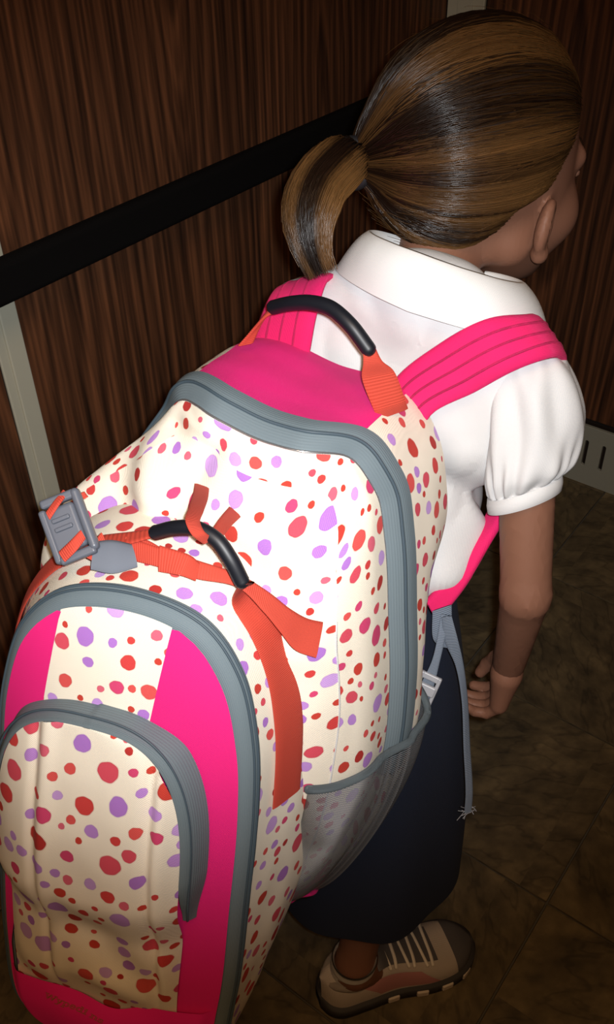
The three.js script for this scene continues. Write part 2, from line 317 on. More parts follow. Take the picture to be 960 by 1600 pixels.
// base panels with upright vent slots
function slotted(w, h, t, slots, sw, sh, sy) {
  const s = new THREE.Shape(); s.moveTo(0, 0); s.lineTo(w, 0); s.lineTo(w, h); s.lineTo(0, h); s.closePath();
  for (const x of slots) { const p = new THREE.Path(), r = sw / 2; p.absarc(x, sy + sh - r, r, 0, Math.PI, false); p.absarc(x, sy + r, r, Math.PI, 2 * Math.PI, false); p.closePath(); s.holes.push(p); }
  return new THREE.ExtrudeGeometry(s, { depth: t, bevelEnabled: true, bevelSize: 0.0012, bevelThickness: 0.0012, bevelSegments: 2, curveSegments: 8 });
}
{
  const slots = []; for (let k = -3; k < 8; k++) slots.push(-0.514 + 0.038 * k - XL);
  const g = slotted(XR - XL, 0.143, 0.006, slots, 0.0105, 0.066, 0.045); g.translate(XL, 0, ZB + 0.002);
  const o = mesh('baseboard_back', g, M.base); o.userData = { kind: 'structure', label: 'grey-beige metal base panel with upright vent slots' };
  const b = mesh('vent_backing', bx(XR - XL, 0.14, 0.012, (XL + XR) / 2, 0.07, ZB - 0.012), M.woodDark, o);
  const g2 = slotted(ZF - ZB, 0.143, 0.006, [], 0.0105, 0.066, 0.04); g2.rotateY(Math.PI / 2); g2.translate(XL + 0.002, 0, ZF);
  const o2 = mesh('baseboard_left', g2, M.base); o2.userData = { kind: 'structure', label: 'grey-beige metal base panel along the left wall' };
}
{ // floor of square slate-look tiles
  const fl = structure('floor', 'dark brown slate-look tiled floor');
  mesh('floor_bed', bx(XR - XL + 0.1, 0.06, ZF - ZB + 0.1, (XL + XR) / 2, -0.0335, (ZF + ZB) / 2), M.grout, fl);
  const S = 0.3055, G = 0.0026, x0 = -0.1475, z0 = -0.711; let k = 0;
  const geos = [0, 1, 2].map((i) => boxUV(new RoundedBoxGeometry(S - G, 0.006, S - G, 2, 0.0012), i * 0.1, i * 0.2));
  for (let i = -3; i < 4; i++) for (let j = -4; j < 5; j++) {
    const xa = x0 + i * S, za = z0 + j * S; if (xa + S < XL || xa > XR || za + S < ZB || za > ZF) continue;
    const xa2 = Math.max(xa, XL + 0.004), xb2 = Math.min(xa + S, XR - 0.004), za2 = Math.max(za, ZB + 0.004), zb2 = Math.min(za + S, ZF - 0.004);
    k = (i * 7 + j * 3 + 60) % 3;
    const full = xb2 - xa2 > S - 1e-4 && zb2 - za2 > S - 1e-4;
    const g = full ? geos[k] : boxUV(new RoundedBoxGeometry(xb2 - xa2 - G, 0.006, zb2 - za2 - G, 2, 0.0012), i * 0.13, j * 0.17);
    if (xb2 - xa2 < 0.01 || zb2 - za2 < 0.01) continue;
    const t = mesh('tile', g, M.slate[k], fl); t.position.set((xa2 + xb2) / 2, -0.003, (za2 + zb2) / 2);
    if (full) t.rotation.y = ((i * 5 + j * 11 + 40) % 4) * Math.PI / 2;
  }
}
{
  const c = structure('ceiling', 'ceiling outside the frame'); mesh('ceiling_slab', bx(XR - XL + 0.2, 0.06, ZF - ZB + 0.2, (XL + XR) / 2, YT + 0.03, (ZF + ZB) / 2), M.plaster, c);
}
{ // ceiling lamp, outside the frame: the weak warm light of the car
  const p = V(0.30, YT, 0.36), t = thing('ceiling_light', 'flat warm ceiling lamp outside the frame', 'lamp', p);
  mesh('frame', [rbx(0.66, 0.03, 0.02, 0.004, 0, -0.015, -0.32), rbx(0.66, 0.03, 0.02, 0.004, 0, -0.015, 0.32), rbx(0.02, 0.03, 0.62, 0.004, -0.32, -0.015, 0), rbx(0.02, 0.03, 0.62, 0.004, 0.32, -0.015, 0)], M.trim, t);
  mesh('diffuser', rbx(0.62, 0.012, 0.62, 0.003, 0, -0.01, 0), M.lamp, t);
  const l = new THREE.RectAreaLight(new THREE.Color().setRGB(...LIGHT.ceilingColor), LIGHT.ceiling, 0.6, 0.6); l.name = 'lamp_light'; l.position.set(0, -0.035, 0); l.rotation.x = -Math.PI / 2; t.add(l);
}
{ // black handrail
  const y = 0.792, t = thing('handrail', 'black bar handrail along the dark wood wall', 'handrail', V(XL, y, -0.55));
  const L = 1.85, g = new RoundedBoxGeometry(0.022, 0.052, L, 4, 0.009); g.translate(0.05, 0, -0.1);
  mesh('rail', g, M.rail, t);
  for (const z of [-0.9, 0.16, 0.7]) { const c = new THREE.CylinderGeometry(0.009, 0.009, 0.042, 16); c.rotateZ(Math.PI / 2); c.translate(0.021, 0, z); const f = new THREE.CylinderGeometry(0.02, 0.02, 0.004, 20); f.rotateZ(Math.PI / 2); f.translate(0.002, 0, z); mesh('bracket', [c, f], M.rail, t); }
}

// ---------------------------------------------------------------- the child
const T = new Frame(at(622, 470, 0.70), frame(-8, 14, 8));       // torso: origin at the nape, u up the spine, n out of the back
const HD = new Frame(at(744, 262, 0.745), frame(17, 6, 2));      // head
const BASE = V(-0.33, 0, -0.54);
const kid = thing('person', 'child in a white puff-sleeved blouse and long navy skirt, head turned right, wearing the backpack', 'person', BASE);
const own = (name, g, m, parent = kid, label) => { if (Array.isArray(g)) g = mergeAll(g); g.translate(-BASE.x, -BASE.y, -BASE.z); return mesh(name, g, m, parent, label); };
const SH_R = T.p(0.108, -0.035, -0.035), SH_L = T.p(-0.094, -0.055, -0.055);
const ELB = at(822, 928, 0.765), WRI = at(795, 1040, 0.875);
const HIP_R = T.p(0.05, -0.36, -0.06), HIP_L = T.p(-0.05, -0.36, -0.06);
const ANK_R = V(-0.296, 0.07, -0.452), ANK_L = V(-0.380, 0.07, -0.590);
const KNE_R = V(-0.315, 0.31, -0.545), KNE_L = V(-0.375, 0.32, -0.570);
const ELB_L = T.p(-0.105, -0.16, -0.175), WRI_L = T.p(-0.07, -0.19, -0.305);
const NECK0 = T.p(0.008, -0.02, -0.042), NECK1 = HD.p(0, -0.05, 0.022);
{
  const bones = [
    [T.p(0, -0.05, -0.05), 0.036, T.p(0, -0.2, -0.054), 0.038], [T.p(0, -0.2, -0.054), 0.038, T.p(0, -0.34, -0.06), 0.045],
    [SH_L, 0.026, SH_R, 0.026], [NECK0, 0.034, NECK1, 0.032],
    [SH_R, 0.024, ELB, 0.0205, 0.006], [ELB, 0.0205, WRI, 0.0150, 0.006], [SH_L, 0.027, ELB_L, 0.0235], [ELB_L, 0.0235, WRI_L, 0.0155],
    [HIP_R, 0.048, KNE_R, 0.038], [KNE_R, 0.038, ANK_R, 0.022], [HIP_L, 0.048, KNE_L, 0.038], [KNE_L, 0.038, ANK_L, 0.022],
    [ANK_R, 0.022, ANK_R.clone().add(V(0.03, -0.035, -0.045)), 0.018], [ANK_L, 0.022, ANK_L.clone().add(V(0.02, -0.035, -0.05)), 0.018],
    [KNE_R.clone().lerp(ANK_R, 0.3).add(V(-0.008, 0, 0.012)), 0.032, KNE_R.clone().lerp(ANK_R, 0.55), 0.026],
  ];
  const body = march((p) => { let d = 1; for (const [a, ra, b, rb, k = 0.022] of bones) d = smin(d, capsule(p, a, ra, b, rb), k); return d; }, V(-0.335, 0.53, -0.56), V(0.26, 0.56, 0.26), 110);
  // head, in its own axes
  const ell = (q, c, r) => { const x = (q.x - c[0]) / r[0], y = (q.y - c[1]) / r[1], z = (q.z - c[2]) / r[2]; const k = Math.hypot(x, y, z); return (k - 1) * Math.min(...r) * 0.6 + (k - 1) * k * 0.4 * Math.min(...r) / Math.max(k, 0.5); };
  const headF = (p) => {
    const q = HD.loc(p), ax = V(Math.abs(q.x), q.y, q.z);
    let d = ell(q, [0, 0.022, 0.006], [0.070, 0.078, 0.088]);
    d = smin(d, ell(q, [0, -0.035, -0.036], [0.056, 0.058, 0.050]), 0.03);            // face
    d = smin(d, capsule(ax, V(0.046, -0.048, -0.005), 0.016, V(0.014, -0.080, -0.062), 0.018), 0.02); // jaw
    d = smin(d, ax.clone().sub(V(0.034, -0.034, -0.060)).length() - 0.023, 0.02);       // cheeks
    d = smin(d, q.clone().sub(V(0, -0.083, -0.070)).length() - 0.015, 0.014);           // chin
    d = smin(d, capsule(q, V(0, 0.004, -0.083), 0.006, V(0, -0.030, -0.097), 0.009), 0.010); // nose
    d = smin(d, ax.clone().sub(V(0.009, -0.033, -0.089)).length() - 0.007, 0.006);
    d = smin(d, capsule(ax, V(0.012, 0.014, -0.084), 0.007, V(0.044, 0.014, -0.066), 0.007), 0.012); // brow
    { const e = ax.clone().sub(V(0.029, -0.002, -0.088)).length() - 0.013; d = -smin(-d, e, 0.008); } // eye hollow
    d = smin(d, capsule(ax, V(0.0, -0.052, -0.086), 0.0065, V(0.016, -0.053, -0.078), 0.005), 0.006); // mouth
    { const e = capsule(ax, V(0, -0.0515, -0.0945), 0.0022, V(0.018, -0.0525, -0.085), 0.002); d = -smin(-d, e, 0.003); }
    d = smin(d, capsule(p, NECK0, 0.034, NECK1, 0.033), 0.016);
    // ears: a tilted shell with a hollow and a lobe
    const e0 = V(0.0755, -0.026, -0.008), er = ax.clone().sub(e0); const c = Math.cos(0.5), s = Math.sin(0.5);
    const ex = er.x * c - er.z * s, ez = er.x * s + er.z * c; const ty = er.y * Math.cos(0.18) - ez * Math.sin(0.18), tz = er.y * Math.sin(0.18) + ez * Math.cos(0.18);
    let ear = ell(V(ex, ty, tz), [0, 0.002, 0], [0.0072, 0.0215, 0.0145]); const hol = ell(V(ex, ty, tz), [0.007, 0.003, -0.002], [0.006, 0.016, 0.009]);
    ear = -smin(-ear, hol, 0.003); ear = smin(ear, V(ex, ty + 0.020, tz + 0.005).length() - 0.0065, 0.006);
    d = smin(d, ear, 0.006);
    return d;
  };
  const head = march(headF, HD.p(0, -0.03, 0), V(0.125, 0.155, 0.135), 104);
  // the right hand: half-curled, back of the hand outwards
  const hands = [];
  for (const side of [1, -1]) {
    const W = side > 0 ? WRI : WRI_L, E = side > 0 ? ELB : ELB_L;
    const d = W.clone().sub(E).normalize().lerp(V(-0.05, -1, 0.05), 0.55).normalize();
    let p = T.s.clone().multiplyScalar(-side).addScaledVector(T.n, 0.25); p.addScaledVector(d, -p.dot(d)).normalize();
    const f = d.clone().cross(p).normalize().multiplyScalar(side); if (f.dot(T.n) > 0) f.negate();
    const H = (x, y, z) => W.clone().addScaledVector(d, x).addScaledVector(p, y).addScaledVector(f, z);
    const chains = [];
    [[0.017, 0.044, 0.0068], [0.006, 0.049, 0.007], [-0.0055, 0.045, 0.0068], [-0.0165, 0.036, 0.0060]].forEach(([z, L, r], i) => {
      const k = H(0.05 - Math.abs(i - 1.2) * 0.002, 0, z * 1.05), b = 0.55 + 0.12 * i; let a = k, ang = 0.35 + 0.1 * i; let rad = r;
      for (const [fr, turn] of [[0.45, 0], [0.31, b], [0.24, b * 0.75]]) { ang += turn; const n = a.clone().addScaledVector(d, Math.cos(ang) * L * fr).addScaledVector(p, Math.sin(ang) * L * fr).addScaledVector(f, (i - 1.5) * -0.0009); chains.push([a, rad, n, rad * 0.9, i]); a = n; rad *= 0.9; }
    });
    chains.push([H(0.012, 0.004, 0.014), 0.0095, H(0.030, 0.012, 0.027), 0.0082, 4], [H(0.030, 0.012, 0.027), 0.0080, H(0.046, 0.019, 0.029), 0.0070, 4], [H(0.046, 0.019, 0.029), 0.0068, H(0.058, 0.024, 0.026), 0.0056, 4]);
    const palm = [[H(-0.016, 0, 0), 0.0130, H(0.008, 0, 0), 0.0135], [H(0.008, 0, 0.008), 0.0115, H(0.047, 0, 0.016), 0.009], [H(0.008, 0, 0), 0.0115, H(0.048, 0, 0.005), 0.009], [H(0.008, 0, -0.006), 0.0115, H(0.046, 0, -0.006), 0.009], [H(0.008, 0, -0.009), 0.011, H(0.043, 0, -0.0165), 0.0085]];
    hands.push(march((q) => {
      let m = 1; for (const [a, ra, b, rb] of palm) m = smin(m, capsule(q, a, ra, b, rb), 0.008);
      let all = m; for (let i = 0; i < 5; i++) { let c = 1; for (const ch of chains) if (ch[4] === i) c = smin(c, capsule(q, ch[0], ch[1], ch[2], ch[3]), 0.002); all = smin(all, c, i === 4 ? 0.006 : 0.0025); }
      return all;
    }, H(0.038, 0.012, 0.003), V(0.066, 0.066, 0.066), 66));
  }
  own('body', mergeAll([body, head, ...hands].map((g) => planarUV(g))), M.skin);
  for (const sx of [-1, 1]) { const s = new THREE.SphereGeometry(0.0105, 20, 14), c = HD.p(sx * 0.029, -0.002, -0.0725); s.translate(c.x, c.y, c.z); const e = own('eye', s, M.eye); const i = new THREE.SphereGeometry(0.0052, 16, 10), q = HD.p(sx * 0.029, -0.002, -0.0788); i.translate(q.x, q.y, q.z); own('iris', i, M.iris, e); }
  for (const sx of [-1, 1]) { own('eyelid', tube([HD.p(sx * 0.017, -0.0005, -0.0795), HD.p(sx * 0.029, 0.0052, -0.0815), HD.p(sx * 0.041, 0.000, -0.0745)], 0.0034, 16, 8), M.skin); own('eyebrow', tube([HD.p(sx * 0.012, 0.016, -0.0915), HD.p(sx * 0.028, 0.0205, -0.0845), HD.p(sx * 0.044, 0.015, -0.0725)], (t) => 0.0012 + 0.0018 * Math.sin(Math.PI * clamp(t + 0.1)), 16, 8), M.hairCap); }
  own('lips', tube([HD.p(-0.015, -0.0505, -0.083), HD.p(-0.006, -0.0488, -0.0915), HD.p(0.006, -0.0488, -0.0915), HD.p(0.015, -0.0505, -0.083)], (t) => 0.0008 + 0.0022 * Math.sin(Math.PI * t), 20, 6), M.lips);
}
// ---- hair: swept back from the hairline to a tie, then a ponytail
{
  const c0 = V(0, 0.022, 0.006), R = V(0.0775, 0.088, 0.0965);
  const line = [[0, 0.080, -0.054], [0.032, 0.074, -0.051], [0.061, 0.049, -0.036], [0.072, 0.025, -0.017], [0.0763, 0.006, -0.006], [0.077, -0.002, 0.006], [0.0775, -0.006, 0.018], [0.071, -0.036, 0.030], [0.056, -0.068, 0.042], [0.030, -0.084, 0.046], [0, -0.084, 0.050]];
  const loop = [...line, ...line.slice(1, -1).reverse().map(([x, y, z]) => [-x, y, z])].map((q) => V(...q));
  const hl = spline(loop, true);
  const TIE = V(-0.030, 0.006, 0.100), tieDir = TIE.clone().sub(c0).divide(R).normalize();
  const onHead = (a, b, lift = 0) => {
    const s = hl.getPoint(((a % 1) + 1) % 1).sub(c0).divide(R).normalize();
    const ang = Math.acos(clamp(s.dot(tieDir), -1, 1)), k = Math.sin(ang) || 1;
    const bb = Math.min(b, 1) * (1 - 0.05);
    const dir = s.multiplyScalar(Math.sin((1 - bb) * ang) / k).addScaledVector(tieDir, Math.sin(bb * ang) / k).normalize();
    let r = 1 + 0.010 * ns(a * 22, b * 1.2) * smooth(0, 0.2, b) + 0.006 * ns(a * 70, b * 2.0);
    r *= lerp(0.955, 1, smooth(0, 0.16, b));
    const p = dir.multiply(R).multiplyScalar(r).add(c0); const out = p.clone().sub(c0).normalize();
    // gather towards the tie
    const g = smooth(0.80, 1.0, b); p.lerp(TIE.clone().addScaledVector(out, 0.011), g * 0.75); if (g > 0) p.z = Math.max(p.z, lerp(p.z, 0.1, g * 0.6));
    p.addScaledVector(out, lift); return HD.p(p.x, p.y, p.z);
  };
  const cap = surf((a, b) => { const p = onHead(a, b); return [p.x, p.y, p.z, a, b]; }, 260, 44, { closeA: true, flip: true });
  const capTip = new THREE.SphereGeometry(0.014, 16, 10); { const q = HD.p(TIE.x, TIE.y, TIE.z - 0.004); capTip.translate(q.x, q.y, q.z); }
  // strands: thin three-sided tubes with a tone per strand
  const P = [], C = [], I = [];
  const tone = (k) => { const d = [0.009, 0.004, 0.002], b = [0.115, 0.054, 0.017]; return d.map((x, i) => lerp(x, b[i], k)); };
  const strand = (pts, r, k, g0 = 0, g1 = 0) => {
    const n = pts.length, o = P.length / 3;
    for (let j = 0; j < n; j++) {
      const t = pts[Math.min(n - 1, j + 1)].clone().sub(pts[Math.max(0, j - 1)]).normalize(); const x = V(0.31, 0.84, 0.44).cross(t).normalize(), y = t.clone().cross(x); const rad = r * (0.35 + 0.65 * Math.sin(Math.PI * clamp(0.12 + 0.8 * j / (n - 1))));
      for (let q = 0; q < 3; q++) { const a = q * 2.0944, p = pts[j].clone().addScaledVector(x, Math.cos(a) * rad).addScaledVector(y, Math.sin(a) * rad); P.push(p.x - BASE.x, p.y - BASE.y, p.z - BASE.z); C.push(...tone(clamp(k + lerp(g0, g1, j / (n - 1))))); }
      if (j) for (let q = 0; q < 3; q++) { const a = o + (j - 1) * 3 + q, b = o + (j - 1) * 3 + (q + 1) % 3, d = a + 3, e = b + 3; I.push(a, b, d, b, e, d); }
    }
  };
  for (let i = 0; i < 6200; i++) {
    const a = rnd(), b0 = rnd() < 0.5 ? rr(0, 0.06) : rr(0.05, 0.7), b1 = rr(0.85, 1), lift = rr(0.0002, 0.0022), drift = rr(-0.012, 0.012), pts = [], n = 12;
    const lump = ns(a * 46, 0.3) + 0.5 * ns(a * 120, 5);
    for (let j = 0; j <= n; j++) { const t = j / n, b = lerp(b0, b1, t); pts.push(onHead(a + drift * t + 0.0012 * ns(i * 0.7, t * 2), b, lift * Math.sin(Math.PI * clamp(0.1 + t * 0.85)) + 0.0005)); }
    strand(pts, rr(0.00022, 0.00062), 0.11 + 0.65 * lump + rr(-0.14, 0.2), 0.42 * (1 - b0), -0.32);  // tone starts lighter at the hairline and darkens towards the tie
  }
  for (let i = 0; i < 60; i++) { // loose hairs
    const a = rnd(), b0 = rr(0, 0.5), pts = []; for (let j = 0; j <= 8; j++) { const t = j / 8; pts.push(onHead(a + 0.02 * t * rr(0.6, 1), b0 + 0.25 * t, 0.002 + 0.006 * t * t)); } strand(pts, 0.00016, 0.6);
  }
  // ponytail
  const A = HD.p(TIE.x, TIE.y, TIE.z + 0.004), spine = spline([A, at(528, 258, 0.655), at(498, 292, 0.650), at(483, 342, 0.652), at(488, 390, 0.657), at(503, 430, 0.664)]);
  const fr = spine.computeFrenetFrames(30, false);
  for (let i = 0; i < 2600; i++) {
    const ph = rnd() * 6.2832, rad = Math.sqrt(rnd()), len = rr(0.72, 1), pts = [], n = 12, lump = ns(ph * 1.6, 2.2, rad) ;
    for (let j = 0; j <= n; j++) {
      const t = j / n * len, k = Math.min(30, Math.round(t * 30)), c = spine.getPointAt(t), w = (0.007 + 0.0115 * smooth(0, 0.45, t) - 0.008 * smooth(0.6, 1.0, t)) * rad * (1 + 0.25 * ns(i * 0.31, t * 1.5));
      pts.push(c.addScaledVector(fr.normals[k], Math.cos(ph) * w).addScaledVector(fr.binormals[k], Math.sin(ph) * w * 1.1));
    }
    strand(pts, rr(0.00025, 0.0006), 0.30 + 1.2 * lump + rr(-0.1, 0.22));
  }
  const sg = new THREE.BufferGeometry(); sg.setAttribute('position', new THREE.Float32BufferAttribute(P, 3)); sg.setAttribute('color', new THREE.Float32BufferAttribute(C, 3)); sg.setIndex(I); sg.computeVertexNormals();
  const core = tube([A, spine.getPointAt(0.25), spine.getPointAt(0.5), spine.getPointAt(0.8), spine.getPointAt(0.95)], (t) => 0.007 + 0.008 * Math.sin(Math.PI * clamp(t * 0.8 + 0.1)) - 0.005 * t, 24, 12);
  const hair = own('hair', mergeAll([cap, capTip, core]), M.hairCap);
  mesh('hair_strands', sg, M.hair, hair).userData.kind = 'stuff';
  const tie = new THREE.TorusGeometry(0.0145, 0.0056, 12, 28); const q = new THREE.Quaternion().setFromUnitVectors(V(0, 0, 1), HD.n.clone().lerp(spine.getTangentAt(0.02), 0.5).normalize()); tie.applyQuaternion(q); tie.translate(A.x, A.y, A.z);
  own('hair_tie', tie, M.tie);
}
// ---- blouse
{
  const tb = [
    [T.p(-0.066, -0.085, -0.052), 0.056, T.p(0.066, -0.085, -0.052), 0.056, 0.02], [T.p(-0.052, -0.19, -0.052), 0.060, T.p(0.052, -0.19, -0.052), 0.060, 0.03],
    [T.p(-0.034, -0.30, -0.056), 0.050, T.p(0.034, -0.30, -0.056), 0.050, 0.03], [T.p(-0.094, -0.056, -0.048), 0.030, T.p(-0.03, -0.014, -0.04), 0.038, 0.03],
    [T.p(0.098, -0.034, -0.036), 0.033, T.p(0.03, -0.012, -0.038), 0.040, 0.03], [T.p(0.0, -0.01, -0.042), 0.040, T.p(0.012, -0.02, -0.05), 0.040, 0.02],
  ];
  const g = march((p) => {
    let d = 1; for (const [a, ra, b, rb, k] of tb) d = smin(d, capsule(p, a, ra, b, rb), k);
    const q = T.loc(p); const fold = smooth(-0.1, -0.24, q.y);
    d += 0.014 * (0.36 - 2 * Math.abs(ns(q.x * 13 + q.y * 9, q.y * 9 - q.x * 8, q.z * 9))) * (0.45 + fold) + 0.003 * Math.sin((q.x * 0.7 + q.z * 0.7) * 120 + 3 * ns(q.y * 12, q.x * 9)) * fold * 0.8;
    if (q.y < -0.31) d = Math.max(d, -0.31 - q.y);
    return d;
  }, T.p(0, -0.13, -0.05), V(0.16, 0.215, 0.15), 84);
  const blouse = own('blouse', planarUV(g), M.shirt, kid, 'white cotton blouse');
  // puff sleeves with a gathered cap and a narrow band
  for (const sd of [1, -1]) {
    const S = sd > 0 ? SH_R : SH_L, E = sd > 0 ? ELB : ELB_L, ax = E.clone().sub(S).normalize();
    let out = T.s.clone().multiplyScalar(sd).addScaledVector(T.u, 0.15); out.addScaledVector(ax, -out.dot(ax)).normalize(); const bk = ax.clone().cross(out).normalize(); if (bk.dot(T.n) < 0) bk.negate();
    const kS = sd > 0 ? 1 : 0.72, prof = [[-0.031, 0.008, 0.000], [-0.027, 0.019, 0.000], [-0.014, 0.029, 0.002], [0.006, 0.0355, 0.004], [0.030, 0.0385, 0.005], [0.052, 0.039, 0.003], [0.068, 0.0355, 0.001], [0.078, 0.030, -0.001], [0.082, 0.028, -0.002]].map(([x, y, z]) => V(x, y * kS, z * kS));
    const pc = spline(prof), TL = 0.010;
    const ring = (t, th, extra = 0) => { const q = pc.getPoint(t); const gat = 0.075 * Math.cos(15 * th + 2 * Math.sin(3 * th)) * smooth(0.45, 0.93, t) * (1 - 0.55 * smooth(0.93, 1, t)) + 0.05 * Math.cos(11 * th + 1) * smooth(0.42, 0.1, t); const big = 0.24 * ns(Math.cos(th) * 1.6 + 5 * sd, Math.sin(th) * 1.6, t * 2.6); const r = q.y * (1 + gat + big * Math.sin(Math.PI * clamp(t))) + extra; const c = S.clone().addScaledVector(ax, q.x - TL * Math.cos(th) * smooth(0.3, 1, t)).addScaledVector(out, q.z + 0.001 * Math.sin(Math.PI * clamp(t * 1.1))); return c.addScaledVector(out, Math.cos(th) * r * 0.96).addScaledVector(bk, Math.sin(th) * r * 1.08); };
    const sl = own('sleeve', surf((a, b, i) => { const p = ring(b, a * 6.28319); return [p.x, p.y, p.z, i * 0.28, b * 0.15]; }, 120, 40, { closeA: true, th: -0.0012, flip: bkFlip(out, bk, ax) }), M.shirt, blouse);
    const cuffC = (t, e) => { const q = pc.getPoint(1); return (th) => { const r = q.y + e; const c = S.clone().addScaledVector(ax, q.x + t - TL * Math.cos(th)).addScaledVector(out, q.z); return c.addScaledVector(out, Math.cos(th) * r * 0.96).addScaledVector(bk, Math.sin(th) * r * 1.08); }; };
    const sec = [[0, -0.001], [0.0, 0.002], [0.006, 0.0026], [0.012, 0.0018], [0.0125, -0.001], [0.006, -0.0014]];
    own('sleeve_band', surf((a, b, i) => { const k = Math.round(b * sec.length) % sec.length; const p = cuffC(sec[k][0], sec[k][1])(a * 6.28319); return [p.x, p.y, p.z, i * 0.24, b * 0.03]; }, 80, sec.length, { closeA: true, flip: bkFlip(out, bk, ax) }), M.shirt, sl);
  }
  // turned-down collar
  const cc = (th, lvl) => { // th 0 at the back, +-pi at the front; lvl 0 stand foot, 0.5 fold, 1 outer edge
    const f = Math.pow(Math.abs(th) / Math.PI, 1.5);
    const fold = T.p(0.012 + 0.062 * Math.sin(th), lerp(0.044, 0.014, f), -0.046 + 0.060 * Math.cos(th));
    const edge = T.p(0.018 + 0.091 * Math.sin(th), lerp(0.003, -0.038, f) + 0.006 * Math.abs(Math.sin(th)), -0.046 + 0.071 * Math.cos(th) - 0.02 * f);
    const foot = T.p(0.012 + 0.050 * Math.sin(th), lerp(0.012, -0.006, f), -0.050 + 0.056 * Math.cos(th));
    if (lvl < 0.4) return foot.lerp(fold, lvl / 0.4);
    const t = (lvl - 0.4) / 0.6; const p = fold.lerp(edge, t); p.addScaledVector(T.u, 0.006 * Math.sin(Math.PI * t)).addScaledVector(T.n, 0.004 * Math.sin(Math.PI * t) * Math.cos(th)); return p;
  };
  own('collar', surf((a, b) => { const th = (a - 0.5) * 2 * 2.85; const p = cc(th, b); p.addScaledVector(T.n, 0.0008 * ns(th * 3, b * 3)); return [p.x, p.y, p.z, a * 0.42, b * 0.06]; }, 90, 18, { th: 0.0016, flip: true }), M.collar, blouse, 'turned-down white collar');
}
function bkFlip(o, b, a) { return o.clone().cross(b).dot(a) > 0; }
// ---- skirt
{
  const top = T.p(0, -0.235, -0.054), hem = V(-0.332, 0.222, -0.522);
  const g = surf((a, b, i) => {
    const th = a * 6.28319, e = smooth(0, 1, b), k = Math.pow(b, 0.8);
    const c = top.clone().lerp(hem, b); c.x += 0.012 * Math.sin(Math.PI * b) ;
    const s = T.s.clone().lerp(V(0.985, 0, -0.17), e).normalize(), n = T.n.clone().lerp(V(0.17, 0, 0.985), e).normalize();
    const fold = 0.004 * k * Math.sin(7 * th + 1.2 + 0.8 * b) * (0.6 + 0.4 * Math.sin(2 * th)) ;
    const rs = lerp(0.091, 0.112, Math.pow(b, 0.6)) + fold, rn = lerp(0.072, 0.120, Math.pow(b, 0.7)) + fold;
    const p = c.addScaledVector(s, Math.cos(th) * rs).addScaledVector(n, Math.sin(th) * rn);
    return [p.x, p.y, p.z, i * 0.8, b * 0.45];
  }, 140, 50, { closeA: true, th: 0.003, flip: true });
  own('skirt', g, M.skirt, kid, 'long navy skirt');
}
